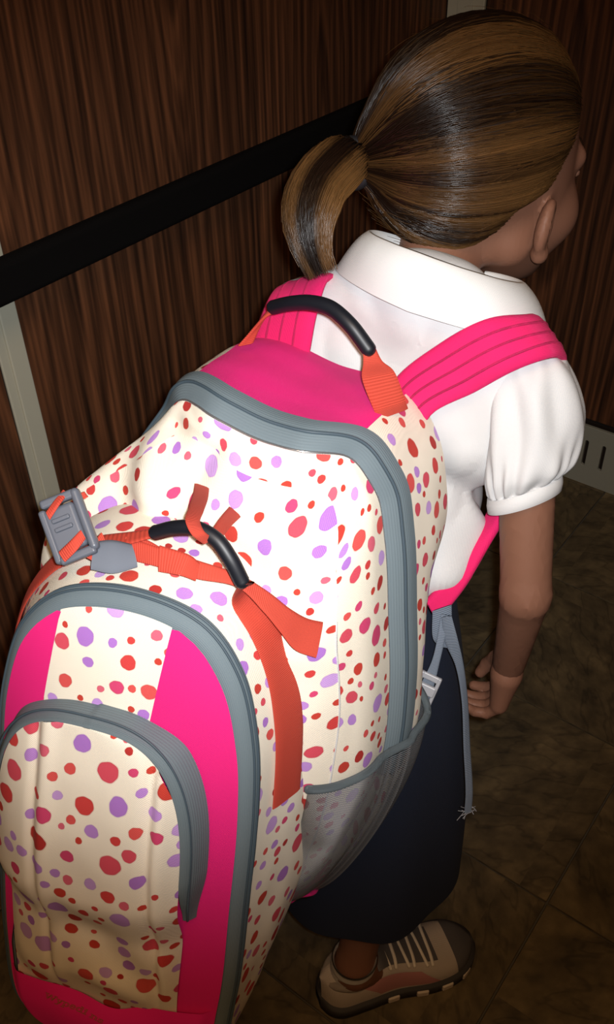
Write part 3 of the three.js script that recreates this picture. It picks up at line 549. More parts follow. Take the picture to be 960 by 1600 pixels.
// ---- socks and shoes
{
  const shoe = (heel, toe, ank, label) => {
    const f = toe.clone().sub(heel).setY(0).normalize(), r = f.clone().cross(V(0, 1, 0)).normalize(), L = heel.clone().setY(0).distanceTo(toe.clone().setY(0));
    const Q = (x, y, z) => heel.clone().setY(0).addScaledVector(f, x * L).addScaledVector(V(0, 1, 0), y).addScaledVector(r, z);
    const half = spline([V(0, 0.005, 0), V(0.03, 0.017, 0), V(0.09, 0.0265, 0), V(0.25, 0.029, 0), V(0.45, 0.029, 0), V(0.68, 0.037, 0), V(0.84, 0.035, 0), V(0.92, 0.027, 0), V(0.97, 0.017, 0), V(0.99, 0.010, 0), V(1, 0.004, 0)]), high = spline([V(0, 0.062, 0), V(0.1, 0.066, 0), V(0.25, 0.062, 0), V(0.36, 0.072, 0), V(0.45, 0.070, 0), V(0.62, 0.056, 0), V(0.8, 0.043, 0), V(0.93, 0.036, 0), V(1, 0.026, 0)]);
    const look = (c, x) => { let lo = 0, hi = 1; for (let i = 0; i < 24; i++) { const m = (lo + hi) / 2; if (c.getPoint(m).x < x) lo = m; else hi = m; } return c.getPoint(lo).y; };
    const W = (x) => look(half, x), Hh = (x) => look(high, x), y0 = 0.02;
    const up = (x, q, e = 0) => { const th = q * Math.PI, w = W(x) + e, h = Hh(x) - y0 + e, c = Math.cos(th), s = Math.sin(th); return Q(x, y0 + h * Math.pow(Math.abs(s), 0.75), w * Math.sign(c) * Math.pow(Math.abs(c), 0.6)); };
    const upper = own('shoe', surf((a, b) => { const x = b * 0.995; const p = up(x, a); return [p.x, p.y, p.z, a * 0.1, b * 0.2]; }, 40, 60, { flip: false }), M.shoe, kid, label);
    const out = (k, x) => k * (W(x) + 0.004);
    const ringPts = []; const ez = (i) => 0.5 - 0.5 * Math.cos(Math.PI * i / 60); for (let i = 0; i <= 60; i++) ringPts.push([ez(i), 1]); for (let i = 60; i >= 0; i--) ringPts.push([ez(i), -1]);
    own('sole', surf((a, b) => { const [x, k] = ringPts[Math.round(a * (ringPts.length - 1))]; const y = [0.0, 0.0, 0.012, 0.022, 0.023][Math.round(b * 4)], ex = [0, 1, 1.02, 1, 0][Math.round(b * 4)]; const p = Q(lerp(-0.015, 1.02, x) , y, out(k, x) * ex); return [p.x, p.y, p.z, a * 0.5, b * 0.03]; }, ringPts.length - 1, 4, { flip: true }), M.sole, upper, 'dark sole');
    for (const k of [1, -1]) for (const x of [0.42, 0.60, 0.76, 0.90]) { const w = 0.016, g = new RoundedBoxGeometry(w, 0.011, 0.006, 2, 0.002); const tan = Q(x + 0.02, 0, out(k, x + 0.02)).sub(Q(x - 0.02, 0, out(k, x - 0.02))).normalize(); const c = Q(x, 0.010, out(k, x)); g.applyMatrix4(new THREE.Matrix4().makeBasis(tan, V(0, 1, 0), tan.clone().cross(V(0, 1, 0))).setPosition(c)); own('sole_lug', g, M.lug, upper); }
    own('toe_cap', surf((a, b) => { const p = up(lerp(0.84, 0.999, b), lerp(0.02, 0.98, a), 0.0012); return [p.x, p.y, p.z, a * 0.1, b * 0.03]; }, 30, 14), M.shoeDark, upper, 'grey toe cap');
    for (const s of [0, 1]) own('side_panel', surf((a, b) => { const q = lerp(0.03, 0.24, a), p = up(lerp(0.34, 0.72, b) - 0.12 * a, s ? 1 - q : q, 0.0012); return [p.x, p.y, p.z, a * 0.04, b * 0.08]; }, 12, 20, { flip: !!s }), M.shoePink, upper, 'dull pink side panel');
    own('tongue', surf((a, b) => { const x = lerp(0.33, 0.72, b), p = up(x, lerp(0.37, 0.63, a), 0.002 + 0.010 * smooth(0.25, 0, b)); return [p.x, p.y, p.z, a * 0.03, b * 0.08]; }, 12, 18, { th: 0.002 }), M.shoeDark, upper);
    for (let i = 0; i < 6; i++) { const x = 0.40 + i * 0.058, pts = []; for (let k = 0; k <= 6; k++) pts.push(up(x + (i % 2 ? 0.012 : -0.012) * (k / 3 - 1), lerp(0.33, 0.67, k / 6), 0.0036)); own('lace', tube(pts, 0.0024, 14, 6), M.lace, upper); }
    const col = []; for (let i = 0; i < 16; i++) { const t = i / 16 * 6.28319; col.push(Q(0.20 + 0.155 * Math.cos(t), Hh(clamp(0.20 + 0.155 * Math.cos(t))) - 0.003 + 0.004 * Math.cos(t), 0.024 * Math.sin(t))); }
    own('heel_collar', tube(col, 0.0055, 48, 8, true), M.shoe, upper);
    const sockTop = ank.clone().add(V(0, 0.026, 0.0)), sk0 = Q(0.2, 0.05, 0);
    own('sock', surf((a, b, i) => { const th = a * 6.28319, c = sk0.clone().lerp(sockTop, b), w = lerp(0.0275, 0.0275, b) + 0.001 * Math.sin(b * 20); const p = c.addScaledVector(f, Math.cos(th) * w).addScaledVector(r, Math.sin(th) * w); return [p.x, p.y, p.z, i * 0.16, b * 0.06]; }, 36, 12, { closeA: true, th: 0.002, flip: true }), M.sock, kid, 'white ankle sock');
  };
  shoe(V(-0.325, 0, -0.418), V(-0.206, 0, -0.592), ANK_R, 'right sneaker, grey-white with laces and a lugged sole');
  shoe(V(-0.392, 0, -0.552), V(-0.352, 0, -0.755), ANK_L, 'left sneaker');
}

// ---------------------------------------------------------------- the big backpack
const MF = new Frame(T.p(-0.012, -0.5, 0.022), frame(-12, 14, 7));
// closed outline with inward offset, shared by both bags
function outlineOf(pts) {
  const c = new THREE.CatmullRomCurve3(pts.map(([x, y]) => V(x, y, 0)), true, 'centripetal'), N = 720, raw = c.getSpacedPoints(N).slice(0, N);
  const nor = raw.map((p, i) => { const a = raw[(i + N - 3) % N], b = raw[(i + 3) % N]; return V(b.y - a.y, a.x - b.x, 0).normalize(); });
  const len = c.getLength();
  const get = (t, inset = 0) => { t = ((t % 1) + 1) % 1; const f = t * N, i = Math.floor(f) % N, j = (i + 1) % N, k = f - Math.floor(f); const p = raw[i].clone().lerp(raw[j], k), n = nor[i].clone().lerp(nor[j], k).normalize(); return p.addScaledVector(n, -inset); };
  const tOf = (x, y) => { let b = 0, m = 9; raw.forEach((p, i) => { const d = (p.x - x) ** 2 + (p.y - y) ** 2; if (d < m) { m = d; b = i; } }); return b / N; };
  const top = (x, inset = 0) => { let y = -9; for (let i = 0; i < N; i++) { const a = get(i / N, inset), b = get((i + 1) / N, inset); if ((a.x - x) * (b.x - x) <= 0 && a.x !== b.x) y = Math.max(y, lerp(a.y, b.y, (x - a.x) / (b.x - a.x))); } return y; };
  const side = (y, sgn, inset = 0) => { let x = 0; for (let i = 0; i < N; i++) { const a = get(i / N, inset), b = get((i + 1) / N, inset); if ((a.y - y) * (b.y - y) <= 0 && a.y !== b.y) { const q = lerp(a.x, b.x, (y - a.y) / (b.y - a.y)); if (q * sgn > x * sgn) x = q; } } return x; };
  return { get, tOf, top, side, len };
}
const pack = thing('backpack', 'large pink and cream dotted backpack on the child’s back, grey zip arched over its top', 'backpack', MF.o);
pack.quaternion.setFromRotationMatrix(new THREE.Matrix4().extractRotation(MF.matrix()));
const toM = (g) => { g.applyMatrix4(MF.matrix().clone().invert()); return g; };
const MO = outlineOf([[0, -0.028], [0.085, -0.024], [0.120, 0.012], [0.143, 0.09], [0.152, 0.18], [0.142, 0.25], [0.126, 0.31], [0.108, 0.37], [0.089, 0.412], [0.06, 0.437], [0.0, 0.436], [-0.05, 0.440], [-0.078, 0.431], [-0.104, 0.388], [-0.138, 0.31], [-0.150, 0.25], [-0.152, 0.18], [-0.143, 0.09], [-0.120, 0.012], [-0.085, -0.024]]);
const NZ = 0.086, ZW = 0.0105, CH = 0.012;                       // zip middle, half width, chamfer
const nzAt = (o) => NZ + 0.034 * smooth(0.395, 0.435, o.y) * (1 - 0.75 * smooth(0.025, 0.075, o.x)) * (1 - 0.5 * smooth(-0.03, -0.08, o.x)) ;
const packDepth = (u) => { const k = [[0, 0.15], [0.08, 0.178], [0.2, 0.186], [0.3, 0.182], [0.36, 0.165], [0.41, 0.132], [0.445, 0.100]]; if (u <= 0) return k[0][1]; for (let i = 1; i < k.length; i++) if (u <= k[i][0]) return lerp(k[i - 1][1], k[i][1], smooth(k[i - 1][0], k[i][0], u)); return k[k.length - 1][1]; };
const spineOf = (o) => V(clamp(o.x, -0.05, 0.04), clamp(o.y, 0.13, 0.30), 0);
function packFrontRaw(t, rho, plain) {
  const o = MO.get(t, CH), c = spineOf(o), p = c.clone().lerp(o, rho), N = packDepth(p.y), pw = 2.6, nz = nzAt(MO.get(t)) + ZW;
  let n = nz + Math.max(0.004, N - nz) * Math.pow(Math.max(0, 1 - Math.pow(rho, pw)), 1 / pw); const q = 1 - rho; p.x -= 0.026 * smooth(-0.05, -0.10, o.x) * smooth(0.44, 0.33, o.y) * Math.sin(Math.PI * Math.pow(clamp(q / 0.5), 0.6));
  if (!plain) {
    const w = smooth(0.0, 0.15, q);
    n += w * (0.012 * fbm(p.x * 12, p.y * 6, 1.5, 3) + 0.008 * Math.sin(p.x * 70 + p.y * 34 + 5 * ns(p.x * 6, p.y * 9)) * smooth(0.12, 0.25, p.y) * (0.5 + 0.9 * ns(p.x * 11, p.y * 4, 6)) - 0.006 * Math.exp(-Math.pow((p.x + 0.055 - 0.25 * (p.y - 0.3)) / 0.008, 2)) * smooth(0.2, 0.3, p.y));
    const blow = w * 0.004 * ns(p.x * 18, p.y * 12, n * 20); p.x *= 1 + blow; p.y += blow;
  }
  return V(p.x, p.y, n);
}
const RS = 0.80;                                                  // where the front meets the pouch wall
function packFront(t, q) { // q 0 at the zip's front edge, 1 at the middle of the front
  const rho = 1 - q, p = packFrontRaw(t, rho); let u = p.x + 0.11, v = p.y;
  if (rho > RS) { let s = 0, a = packFrontRaw(t, RS, true); for (let i = 1; i <= 6; i++) { const b = packFrontRaw(t, lerp(RS, rho, i / 6), true); s += a.distanceTo(b); a = b; } u = t * MO.len * 0.97 + 0.03; v = s + 0.1; }
  return [p.x, p.y, p.z, u, v];
}
function packSide(t, n, e = 0) { // eslint-disable-line
 // gusset point at depth n
  const o = MO.get(t), k = n / NZ, ins = (-0.004 + 0.036 * smooth(0.37, 0.22, o.y)) * (1 - smooth(0, 0.75, k)) - 0.003 * Math.sin(Math.PI * clamp(k)); const p = MO.get(t, ins - e + 0.0022 * ns(t * 30, n * 30) * Math.sin(Math.PI * clamp(k)));
  return [p.x, p.y, n, t * MO.len, n + 0.05];
}
const bt0 = MO.tOf(0.117, 0.004), bt1 = MO.tOf(-0.117, 0.004), yt0 = MO.tOf(0.062, 0.44), yt1 = MO.tOf(-0.076, 0.44);
mesh('front_panel', surf((a, b) => packFront(a, lerp(1 - RS + 1e-6, 1, b)), 260, 50, { closeA: true }), M.dots, pack, 'cream front panel with red, orange and lilac dots');
mesh('pouch_wall', surf((a, b, i) => { const r = packFront(a, lerp(0, 1 - RS - 1e-6, b)); r[3] = i * MO.len * 0.97 + 0.03; return r; }, 260, 16, { closeA: true }), M.dots, pack);
const gus = (ta, tb, n0, n1, na = 80, nb = 10, e = 0, dn = 0) => surf((a, b) => (() => { const tt = lerp(ta, tb, a); return packSide(tt, lerp(n0, n1 + nzAt(MO.get(tt)) - NZ, b), e); })(), na, nb);
mesh('gusset', mergeAll([gus(bt0 - 0.001, yt0, 0, NZ - ZW), gus(yt1, bt1 + 0.001, 0, NZ - ZW)]), M.dots, pack);
mesh('yoke', gus(yt0, yt1, -0.004, NZ - ZW, 40, 12, 0.0006), M.pink, pack, 'pink yoke between the shoulder straps');
mesh('back_panel', surf((a, b) => { const o = MO.get(-a, 0.018), p = o.lerp(V(0, 0.22, 0), b); return [p.x, p.y, 0, p.x, p.y]; }, 120, 12, { closeA: true }), M.pink, pack);
{ const q = []; const te = MO.tOf(0.118, 0.34); for (let i = 0; i <= 80; i++) { const r = packFront(lerp(0.02, te, i / 80), 1 - RS); q.push(V(r[0], r[1], r[2] + 0.0001)); } mesh('seam_piping', tube(q, 0.0008, 240, 6), M.shirt, pack, 'cream seam piping round the front'); }
{ // pink base: lower gusset and lower front
  const side = surf((a, b) => packSide(lerp(bt1, 1 + bt0, a), lerp(0, NZ + ZW, b), 0.0018), 90, 10);
  const fr = surf((a, b) => { const t = lerp(bt1, 1 + bt0, a), r = packFront(t, lerp(0, 0.34 * smooth(0, 0.12, Math.min(a, 1 - a)), b)); r[2] += 0.0022; r[1] -= 0.0012; return r; }, 90, 14);
  mesh('base', mergeAll([side, fr]), M.pink, pack, 'pink base');
}
{ // zip tape with its coil, from the right pocket over the top to the left pocket
  const z0 = MO.tOf(0.15, 0.165), z1 = MO.tOf(-0.15, 0.165);
  const tape = surf((a, b) => { const t = lerp(z0, z1, a), k = b * 2 - 1, o = MO.get(t, lerp(-0.002, CH + 0.001, b) - 0.0035 * Math.sin(Math.PI * b)); return [o.x, o.y, nzAt(MO.get(t)) + k * (ZW + 0.001) + 0.002 * Math.sin(Math.PI * b), a * 0.9, b * 0.02]; }, 200, 10, { th: 0.0014 });
  const z = mesh('zipper', tape, M.zip, pack, 'grey zip tape');
  const pts = []; for (let i = 0; i <= 80; i++) { const o0 = MO.get(lerp(z0, z1, i / 80)), o = MO.get(lerp(z0, z1, i / 80), CH / 2 - 0.0042); pts.push(V(o.x, o.y, nzAt(o0) + 0.0026)); }
  mesh('zipper_coil', tube(pts, 0.0013, 200, 6), M.coil, z);
  for (const s of [1]) { const q = []; for (let i = 0; i <= 80; i++) { const o0 = MO.get(lerp(z0, z1, i / 80)), o = MO.get(lerp(z0, z1, i / 80), s < 0 ? -0.0018 : CH + 0.0008); q.push(V(o.x, o.y, nzAt(o0) + s * (ZW + 0.0014))); } mesh(s < 0 ? 'piping' : 'reflective_piping', tube(q, s < 0 ? 0.0012 : 0.0011, 200, 6), s < 0 ? M.pink : M.reflective, pack); }
}
// net side pockets with a grey binding
for (const sd of [1, -1]) {
  const tA = sd > 0 ? MO.tOf(0.1165, 0.004) : MO.tOf(-0.1165, 0.004), tB = sd > 0 ? MO.tOf(0.152, 0.205) : MO.tOf(-0.152, 0.205);
  const F = (a, b) => { // a along the outline upwards, b from the back edge to the front
    const lim = lerp(1, 0.97, smooth(0.2, 1, b)), t = lerp(tA, tB, a * lim + 0.10 * (1 - b) * a * 0.4), d = lerp(0.0, 0.33, smooth(0.0, 1, (b - 0.42) / 0.58)); const swell = 0.004 * Math.sin(Math.PI * clamp(a, 0, 1) * 0.75) * Math.sin(Math.PI * clamp(b * 0.9 + 0.1));
    let r; if (b < 0.45) { r = packSide(t, lerp(0.006, NZ + ZW, b / 0.45)); } else r = packFront(t, d);
    const o = MO.get(t), out = o.clone().sub(spineOf(o)).normalize(); const k = b < 0.45 ? 1 : 1 - 0.5 * (b - 0.45) / 0.55;
    return [r[0] + out.x * (0.004 + swell) * k, r[1] + out.y * (0.004 + swell) * k, r[2] + (b > 0.45 ? 0.004 + swell * 0.8 : 0), a * 0.22, b * 0.17];
  };
  const net = mesh('net_pocket', surf((a, b) => F(a, b), 50, 40, { flip: sd < 0 }), M.mesh, pack, 'silver net side pocket');
  const top = []; for (let i = 0; i <= 30; i++) { const p = F(1, i / 30); top.push(V(p[0], p[1], p[2])); } mesh('binding', tube(top, 0.0032, 60, 8), M.zip, net, 'grey binding');
  const lo = []; for (let i = 0; i <= 30; i++) { const p = F(0, i / 30); lo.push(V(p[0], p[1], p[2])); } mesh('lower_piping', tube(lo, 0.0022, 60, 8), M.pink, net);
}
const packW = (name, g, m, label, parent = pack) => mesh(name, toM(Array.isArray(g) ? mergeAll(g) : g), m, parent, label);
// carry handle: black tube, orange webbing ends
{
  const hb = [at(428, 480, 0.672), at(455, 474, 0.655), at(486, 473, 0.642), at(518, 482, 0.632), at(548, 508, 0.626), at(576, 545, 0.628)];
  packW('handle_grip', tube(hb, 0.0054, 50, 12), M.tubeBlack, 'black tube handle');
  packW('handle_webbing', ribbon([at(567, 535, 0.626), at(568, 566, 0.630), at(566, 590, 0.638), at(585, 642, 0.654), at(590, 655, 0.660)], [at(583, 534, 0.628), at(597, 563, 0.632), at(616, 580, 0.640), at(634, 627, 0.656), at(638, 638, 0.662)], 0.0022, 40, 8), M.orange, 'orange handle webbing');
  packW('handle_webbing', ribbon([at(436, 474, 0.672), at(424, 482, 0.676), at(412, 500, 0.686), at(396, 535, 0.700)], [at(432, 488, 0.672), at(415, 496, 0.676), at(398, 512, 0.686), at(372, 540, 0.700)], 0.0022, 30, 8), M.orange);
}
// padded shoulder straps
{
  const R = [[[0.030, -0.085, 0.020], [0.066, -0.105, 0.024]], [[0.021, -0.056, 0.020], [0.056, -0.070, 0.022]], [[0.047, -0.012, 0.018], [0.084, -0.036, 0.016]], [[0.073, 0.015, 0.012], [0.104, -0.013, 0.012]], [[0.091, 0.020, -0.008], [0.122, 0.000, -0.004]], [[0.094, 0.013, -0.040], [0.127, -0.008, -0.036]], [[0.092, -0.028, -0.088], [0.126, -0.038, -0.076]], [[0.098, -0.09, -0.118], [0.130, -0.09, -0.104]], [[0.106, -0.135, -0.098], [0.128, -0.130, -0.076]], [[0.109, -0.178, -0.052], [0.124, -0.168, -0.044]], [[0.103, -0.212, -0.016], [0.121, -0.212, -0.022]], [[0.097, -0.230, 0.004], [0.112, -0.246, 0.000]]];
  const Lr = [[[-0.090, -0.110, 0.020], [-0.052, -0.090, 0.018]], [[-0.102, -0.075, 0.020], [-0.053, -0.056, 0.019]], [[-0.105, -0.052, 0.012], [-0.056, -0.028, 0.016]], [[-0.108, -0.034, -0.006], [-0.062, -0.006, -0.002]], [[-0.112, -0.040, -0.040], [-0.066, -0.012, -0.040]], [[-0.110, -0.064, -0.082], [-0.070, -0.050, -0.090]], [[-0.120, -0.10, -0.105], [-0.088, -0.10, -0.118]], [[-0.122, -0.14, -0.085], [-0.100, -0.145, -0.105]], [[-0.122, -0.185, -0.050], [-0.116, -0.195, -0.070]], [[-0.122, -0.220, -0.020], [-0.118, -0.236, -0.034]], [[-0.116, -0.240, 0.002], [-0.114, -0.256, -0.008]]];
  for (const sd of [1, -1]) {
    const rows = sd > 0 ? R : Lr;
    const st = packW('shoulder_strap', ribbon(rows.map(([a]) => T.p(...a)), rows.map(([, b]) => T.p(...b)), 0.008, 90, 12, 0.0005), M.strapPink, 'pink padded shoulder strap');
    for (const k of [0.26, 0.5, 0.74]) { const cl = spline(rows.map(([a]) => T.p(...a))), cr = spline(rows.map(([, b]) => T.p(...b))); const q = []; for (let i = 4; i <= 44; i++) { const t = i / 90, a = cl.getPoint(t), b = cr.getPoint(t), a2 = cl.getPoint(t + 0.01); const n = b.clone().sub(a).cross(a2.sub(a)).normalize(); q.push(a.lerp(b, k).addScaledVector(n, 0.0042)); } packW('seam_cord', tube(q, 0.0011, 80, 6), M.strapPink, undefined, st); }
  }
  // grey webbing under the arm, its slider and the loose tail
  packW('strap_end', ribbon([at(676, 955, 0.778), at(678, 1000, 0.792), at(690, 1010, 0.796)], [at(706, 945, 0.772), at(706, 985, 0.788), at(704, 1012, 0.796)], 0.002, 20, 6), M.greyWeb);
  packW('webbing', ribbon([at(690, 960, 0.775), at(676, 1030, 0.79), at(655, 1075, 0.80), at(632, 1130, 0.815), at(610, 1200, 0.83)], [at(704, 962, 0.776), at(688, 1032, 0.79), at(675, 1083, 0.80), at(652, 1138, 0.815), at(632, 1205, 0.83)], 0.0018, 40, 6), M.greyWeb, 'grey webbing under the arm');
  packW('webbing_tail', ribbon([at(690, 965, 0.774), at(695, 1000, 0.785), at(712, 1040, 0.80), at(722, 1095, 0.825), at(725, 1170, 0.853), at(728, 1240, 0.882), at(726, 1270, 0.893)], [at(706, 962, 0.772), at(716, 1000, 0.783), at(724, 1035, 0.80), at(731, 1090, 0.830), at(735, 1165, 0.858), at(739, 1238, 0.884), at(737, 1268, 0.894)], 0.0018, 60, 6), M.greyWeb, 'loose grey webbing tail');
  { const fr = []; for (let i = 0; i < 14; i++) { const a = at(728 + rr(-3, 10), 1264 + rr(-4, 6), 0.893), b = a.clone().add(V(rr(-0.008, 0.008), rr(-0.012, 0.002), rr(-0.008, 0.008))); fr.push(tube([a, a.clone().lerp(b, 0.5).add(V(rr(-0.002, 0.002), 0, rr(-0.002, 0.002))), b], 0.0004, 5, 4)); } packW('frayed_end', mergeAll(fr), M.adjuster).userData.kind = 'stuff'; }
  { const c = at(666, 1076, 0.799), u = at(678, 1048, 0.794).sub(at(652, 1106, 0.806)).normalize(), n = CAM.clone().sub(c); n.addScaledVector(u, -n.dot(u)).normalize(); const r = u.clone().cross(n); const bars = [rbx(0.017, 0.006, 0.0035, 0.0015, 0, 0.0125, 0), rbx(0.017, 0.010, 0.0045, 0.0018, 0, 0.001, 0.0012), rbx(0.017, 0.006, 0.0035, 0.0015, 0, -0.0125, 0), rbx(0.0035, 0.031, 0.0045, 0.0015, -0.0078, 0, 0), rbx(0.0035, 0.031, 0.0045, 0.0015, 0.0078, 0, 0)]; const g = mergeAll(bars); g.applyMatrix4(new THREE.Matrix4().makeBasis(r, u, n).setPosition(c.addScaledVector(n, 0.002))); packW('slider', g, M.adjuster, 'grey plastic strap slider'); }
}
// orange compression strap across the front, over the small bag's top
{
  const L = [at(196, 838, 0.600), at(250, 856, 0.592), at(310, 876, 0.588), at(375, 898, 0.588), at(420, 925, 0.592), at(452, 950, 0.598), at(480, 966, 0.606), at(505, 972, 0.612)];
  const R = [at(200, 874, 0.596), at(248, 886, 0.588), at(306, 904, 0.584), at(372, 918, 0.584), at(412, 956, 0.588), at(440, 990, 0.594), at(462, 1016, 0.600), at(494, 1028, 0.606)];
  packW('compression_strap', ribbon(L, R, 0.0018, 60, 8), M.orange, 'orange webbing across the front');
  packW('strap_fold', ribbon([at(250, 852, 0.588), at(298, 868, 0.584), at(312, 880, 0.584)], [at(248, 893, 0.584), at(285, 900, 0.580), at(306, 908, 0.582)], 0.0018, 20, 8), M.orange);
  packW('strap_lead', ribbon([at(196, 842, 0.602), at(225, 842, 0.600), at(262, 862, 0.594)], [at(206, 868, 0.600), at(226, 874, 0.597), at(256, 884, 0.592)], 0.0018, 20, 8), M.orange);
  packW('grab_loop', ribbon([at(304, 756, 0.642), at(302, 772, 0.612), at(295, 794, 0.578), at(290, 815, 0.556), at(300, 836, 0.551), at(318, 850, 0.558)], [at(327, 764, 0.634), at(325, 780, 0.606), at(318, 800, 0.574), at(313, 817, 0.558), at(320, 831, 0.553), at(333, 840, 0.560)], 0.0018, 30, 6), M.orange, 'orange loop round the small bag’s handle');
  packW('loop_tab', ribbon([at(326, 836, 0.570), at(343, 810, 0.596), at(358, 792, 0.623)], [at(342, 848, 0.570), at(360, 824, 0.596), at(376, 808, 0.620)], 0.0018, 20, 6), M.orange);
  // side-release buckle at the left
  const c = at(108, 824, 0.585), up = at(89, 772, 0.588).sub(at(127, 876, 0.582)).normalize(), n = CAM.clone().sub(c).normalize().addScaledVector(cR, -0.25); n.addScaledVector(up, -n.dot(up)).normalize(); const r = up.clone().cross(n);
  const B = new THREE.Matrix4().makeBasis(r, up, n).setPosition(c);
  const bk = (g) => { g.applyMatrix4(B); return g; };
  const body = packW('buckle', bk(mergeAll([rbx(0.021, 0.030, 0.008, 0.003, -0.002, 0, 0), rbx(0.006, 0.042, 0.009, 0.003, 0.0115, 0.001, 0.001), rbx(0.005, 0.036, 0.008, 0.002, -0.0125, -0.002, 0), rbx(0.024, 0.006, 0.007, 0.002, 0, 0.019, 0.001), rbx(0.024, 0.006, 0.007, 0.002, 0, -0.019, 0.001)])), M.plastic, 'grey plastic buckle');
  packW('buckle_rib', bk(mergeAll([rbx(0.012, 0.003, 0.003, 0.001, -0.002, 0.006, 0.0045), rbx(0.012, 0.003, 0.003, 0.001, -0.002, 0, 0.0045)])), M.plastic, undefined, body);
  packW('buckle_webbing', ribbon([at(72, 800, 0.580), at(84, 784, 0.582), at(98, 766, 0.588)], [at(78, 812, 0.578), at(92, 790, 0.578), at(106, 772, 0.586)], 0.002, 12, 6), M.orange);
  packW('buckle_webbing', ribbon([at(92, 862, 0.576), at(110, 845, 0.574), at(126, 828, 0.576)], [at(102, 878, 0.574), at(120, 860, 0.572), at(134, 842, 0.576)], 0.002, 14, 6), M.orange);
  packW('buckle_webbing', ribbon([at(126, 866, 0.584), at(144, 850, 0.588), at(158, 832, 0.594)], [at(148, 878, 0.584), at(154, 866, 0.588), at(164, 846, 0.594)], 0.002, 14, 6), M.orange);
  packW('buckle_webbing', ribbon([at(122, 772, 0.598), at(130, 780, 0.600)], [at(132, 768, 0.60), at(138, 776, 0.602)], 0.002, 8, 6), M.orange);
  packW('buckle_tab', ribbon([at(150, 846, 0.590), at(175, 844, 0.590), at(205, 850, 0.594)], [at(142, 890, 0.582), at(176, 896, 0.582), at(215, 886, 0.588)], 0.0022, 20, 8, 0.0015), M.lining, 'grey fabric tab behind the buckle');
}

// ---------------------------------------------------------------- the small daypack clipped to its front
const DF = new Frame(MF.p(0, 0, 0.16), frame(-22, 19, 2.5));
{ const a = at(175, 914, 0.58).sub(DF.o), n0 = a.dot(DF.n); DF.o.addScaledVector(DF.n, n0 - 0.108); const b = DF.loc(at(175, 914, 0.58)); DF.o.addScaledVector(DF.u, b.y - 0.345).addScaledVector(DF.s, b.x + 0.012); }
const day = thing('daypack', 'small dotted daypack with pink sides and a grey zipped pocket, clipped onto the large backpack', 'backpack', DF.o);
day.quaternion.setFromRotationMatrix(new THREE.Matrix4().extractRotation(DF.matrix()));
const dayW = (name, g, m, label, parent = day) => { g.applyMatrix4(DF.matrix().clone().invert()); return mesh(name, g, m, parent, label); };
const DO = outlineOf([[0, -0.056], [0.056, -0.054], [0.081, -0.036], [0.092, 0.03], [0.0935, 0.12], [0.093, 0.20], [0.088, 0.252], [0.074, 0.299], [0.048, 0.329], [0, 0.340], [-0.048, 0.330], [-0.076, 0.302], [-0.091, 0.254], [-0.0955, 0.20], [-0.096, 0.12], [-0.094, 0.03], [-0.083, -0.036], [-0.058, -0.054]]);
const DN = 0.108;
const dayF = (x, y) => DN + 0.013 * (1 - Math.min(1, Math.pow(Math.abs(x) / 0.098, 3.2))) * (1 - Math.min(1, Math.pow(Math.abs(y - 0.145) / 0.2, 4)));
const daySide = (t, n, e = 0) => { const k = n / DN, o0 = DO.get(t); const o = DO.get(t, -(0.006 + 0.020 * smooth(-0.03, 0.12, o0.y)) * smooth(1, 0, k) - 0.0045 * Math.sin(Math.PI * clamp(k)) - e + 0.0016 * ns(t * 26, n * 40) * Math.sin(Math.PI * clamp(k))); return [o.x, o.y, n, t * DO.len + 0.13, n + 0.21]; };
mesh('gusset', surf((a, b) => daySide(a, lerp(0, DN - 0.010, b)), 260, 12, { closeA: true }), M.dots, day);
mesh('back_panel', surf((a, b) => { const o0 = DO.get(-a), p = DO.get(-a, -(0.006 + 0.020 * smooth(-0.03, 0.12, o0.y))).lerp(V(0, 0.14, 0), b); return [p.x, p.y, 0, p.x, p.y]; }, 120, 10, { closeA: true }), M.lining, day);
{ // zip round the front edge
  const sec = (b) => { const th = lerp(-0.45, 1.62, b); return [0.0125 * (1 - Math.cos(th)) - 0.0015, DN - 0.011 + 0.0125 * Math.sin(th)]; };
  const z = mesh('zipper', surf((a, b) => { const [ins, n] = sec(b), o = DO.get(a, ins); return [o.x, o.y, n, a * 0.9, b * 0.03]; }, 300, 14, { closeA: true }), M.zip, day, 'grey zip round the front edge');
  for (const bb of [0.36, 0.50]) { const [ins, n] = sec(bb), q = []; for (let i = 0; i < 120; i++) { const o = DO.get(i / 120, ins - 0.0004); q.push(V(o.x, o.y, n + 0.0003)); } mesh('zipper_coil', tube(q, 0.0009, 300, 6, true), M.coil, z); }
}
const SEAM = 0.037, IN = 0.0085;
const seam = (y, sd) => -0.006 + sd * 0.0375 - 0.13 * (0.33 - y);
const front = (x, y, e = 0) => [x, y, dayF(x, y) + e, x + 0.2, y + 0.08];
for (const sd of [1, -1]) {
  const yT = DO.top(seam(0.325, sd), IN) - 0.0012;
  const y0 = -0.044;
  mesh('side_panel', surf((a, b) => { const y = lerp(y0, yT, b); const w = Math.abs(DO.side(Math.min(y, yT - 0.0005), sd, IN)); const sx = Math.min(seam(y, sd) * sd, w - 0.003); return front(sd * lerp(sx, Math.max(w, sx + 0.0004), a), y, 0.0002); }, 14, 60, { flip: sd < 0 }), M.pink, day, 'plain pink side panel');
}
mesh('centre_panel', surf((a, b) => { const x0 = lerp(seam(0.325, -1), seam(0.325, 1), a), y = lerp(0.15, DO.top(x0, IN), b), x = lerp(seam(y, -1), seam(y, 1), a); const r = front(x, y, 0.0012 * Math.sin(Math.PI * a) + 0.0008 * ns(x * 30, y * 20)); return r; }, 30, 50), M.dots, day, 'dotted panel above the pocket');
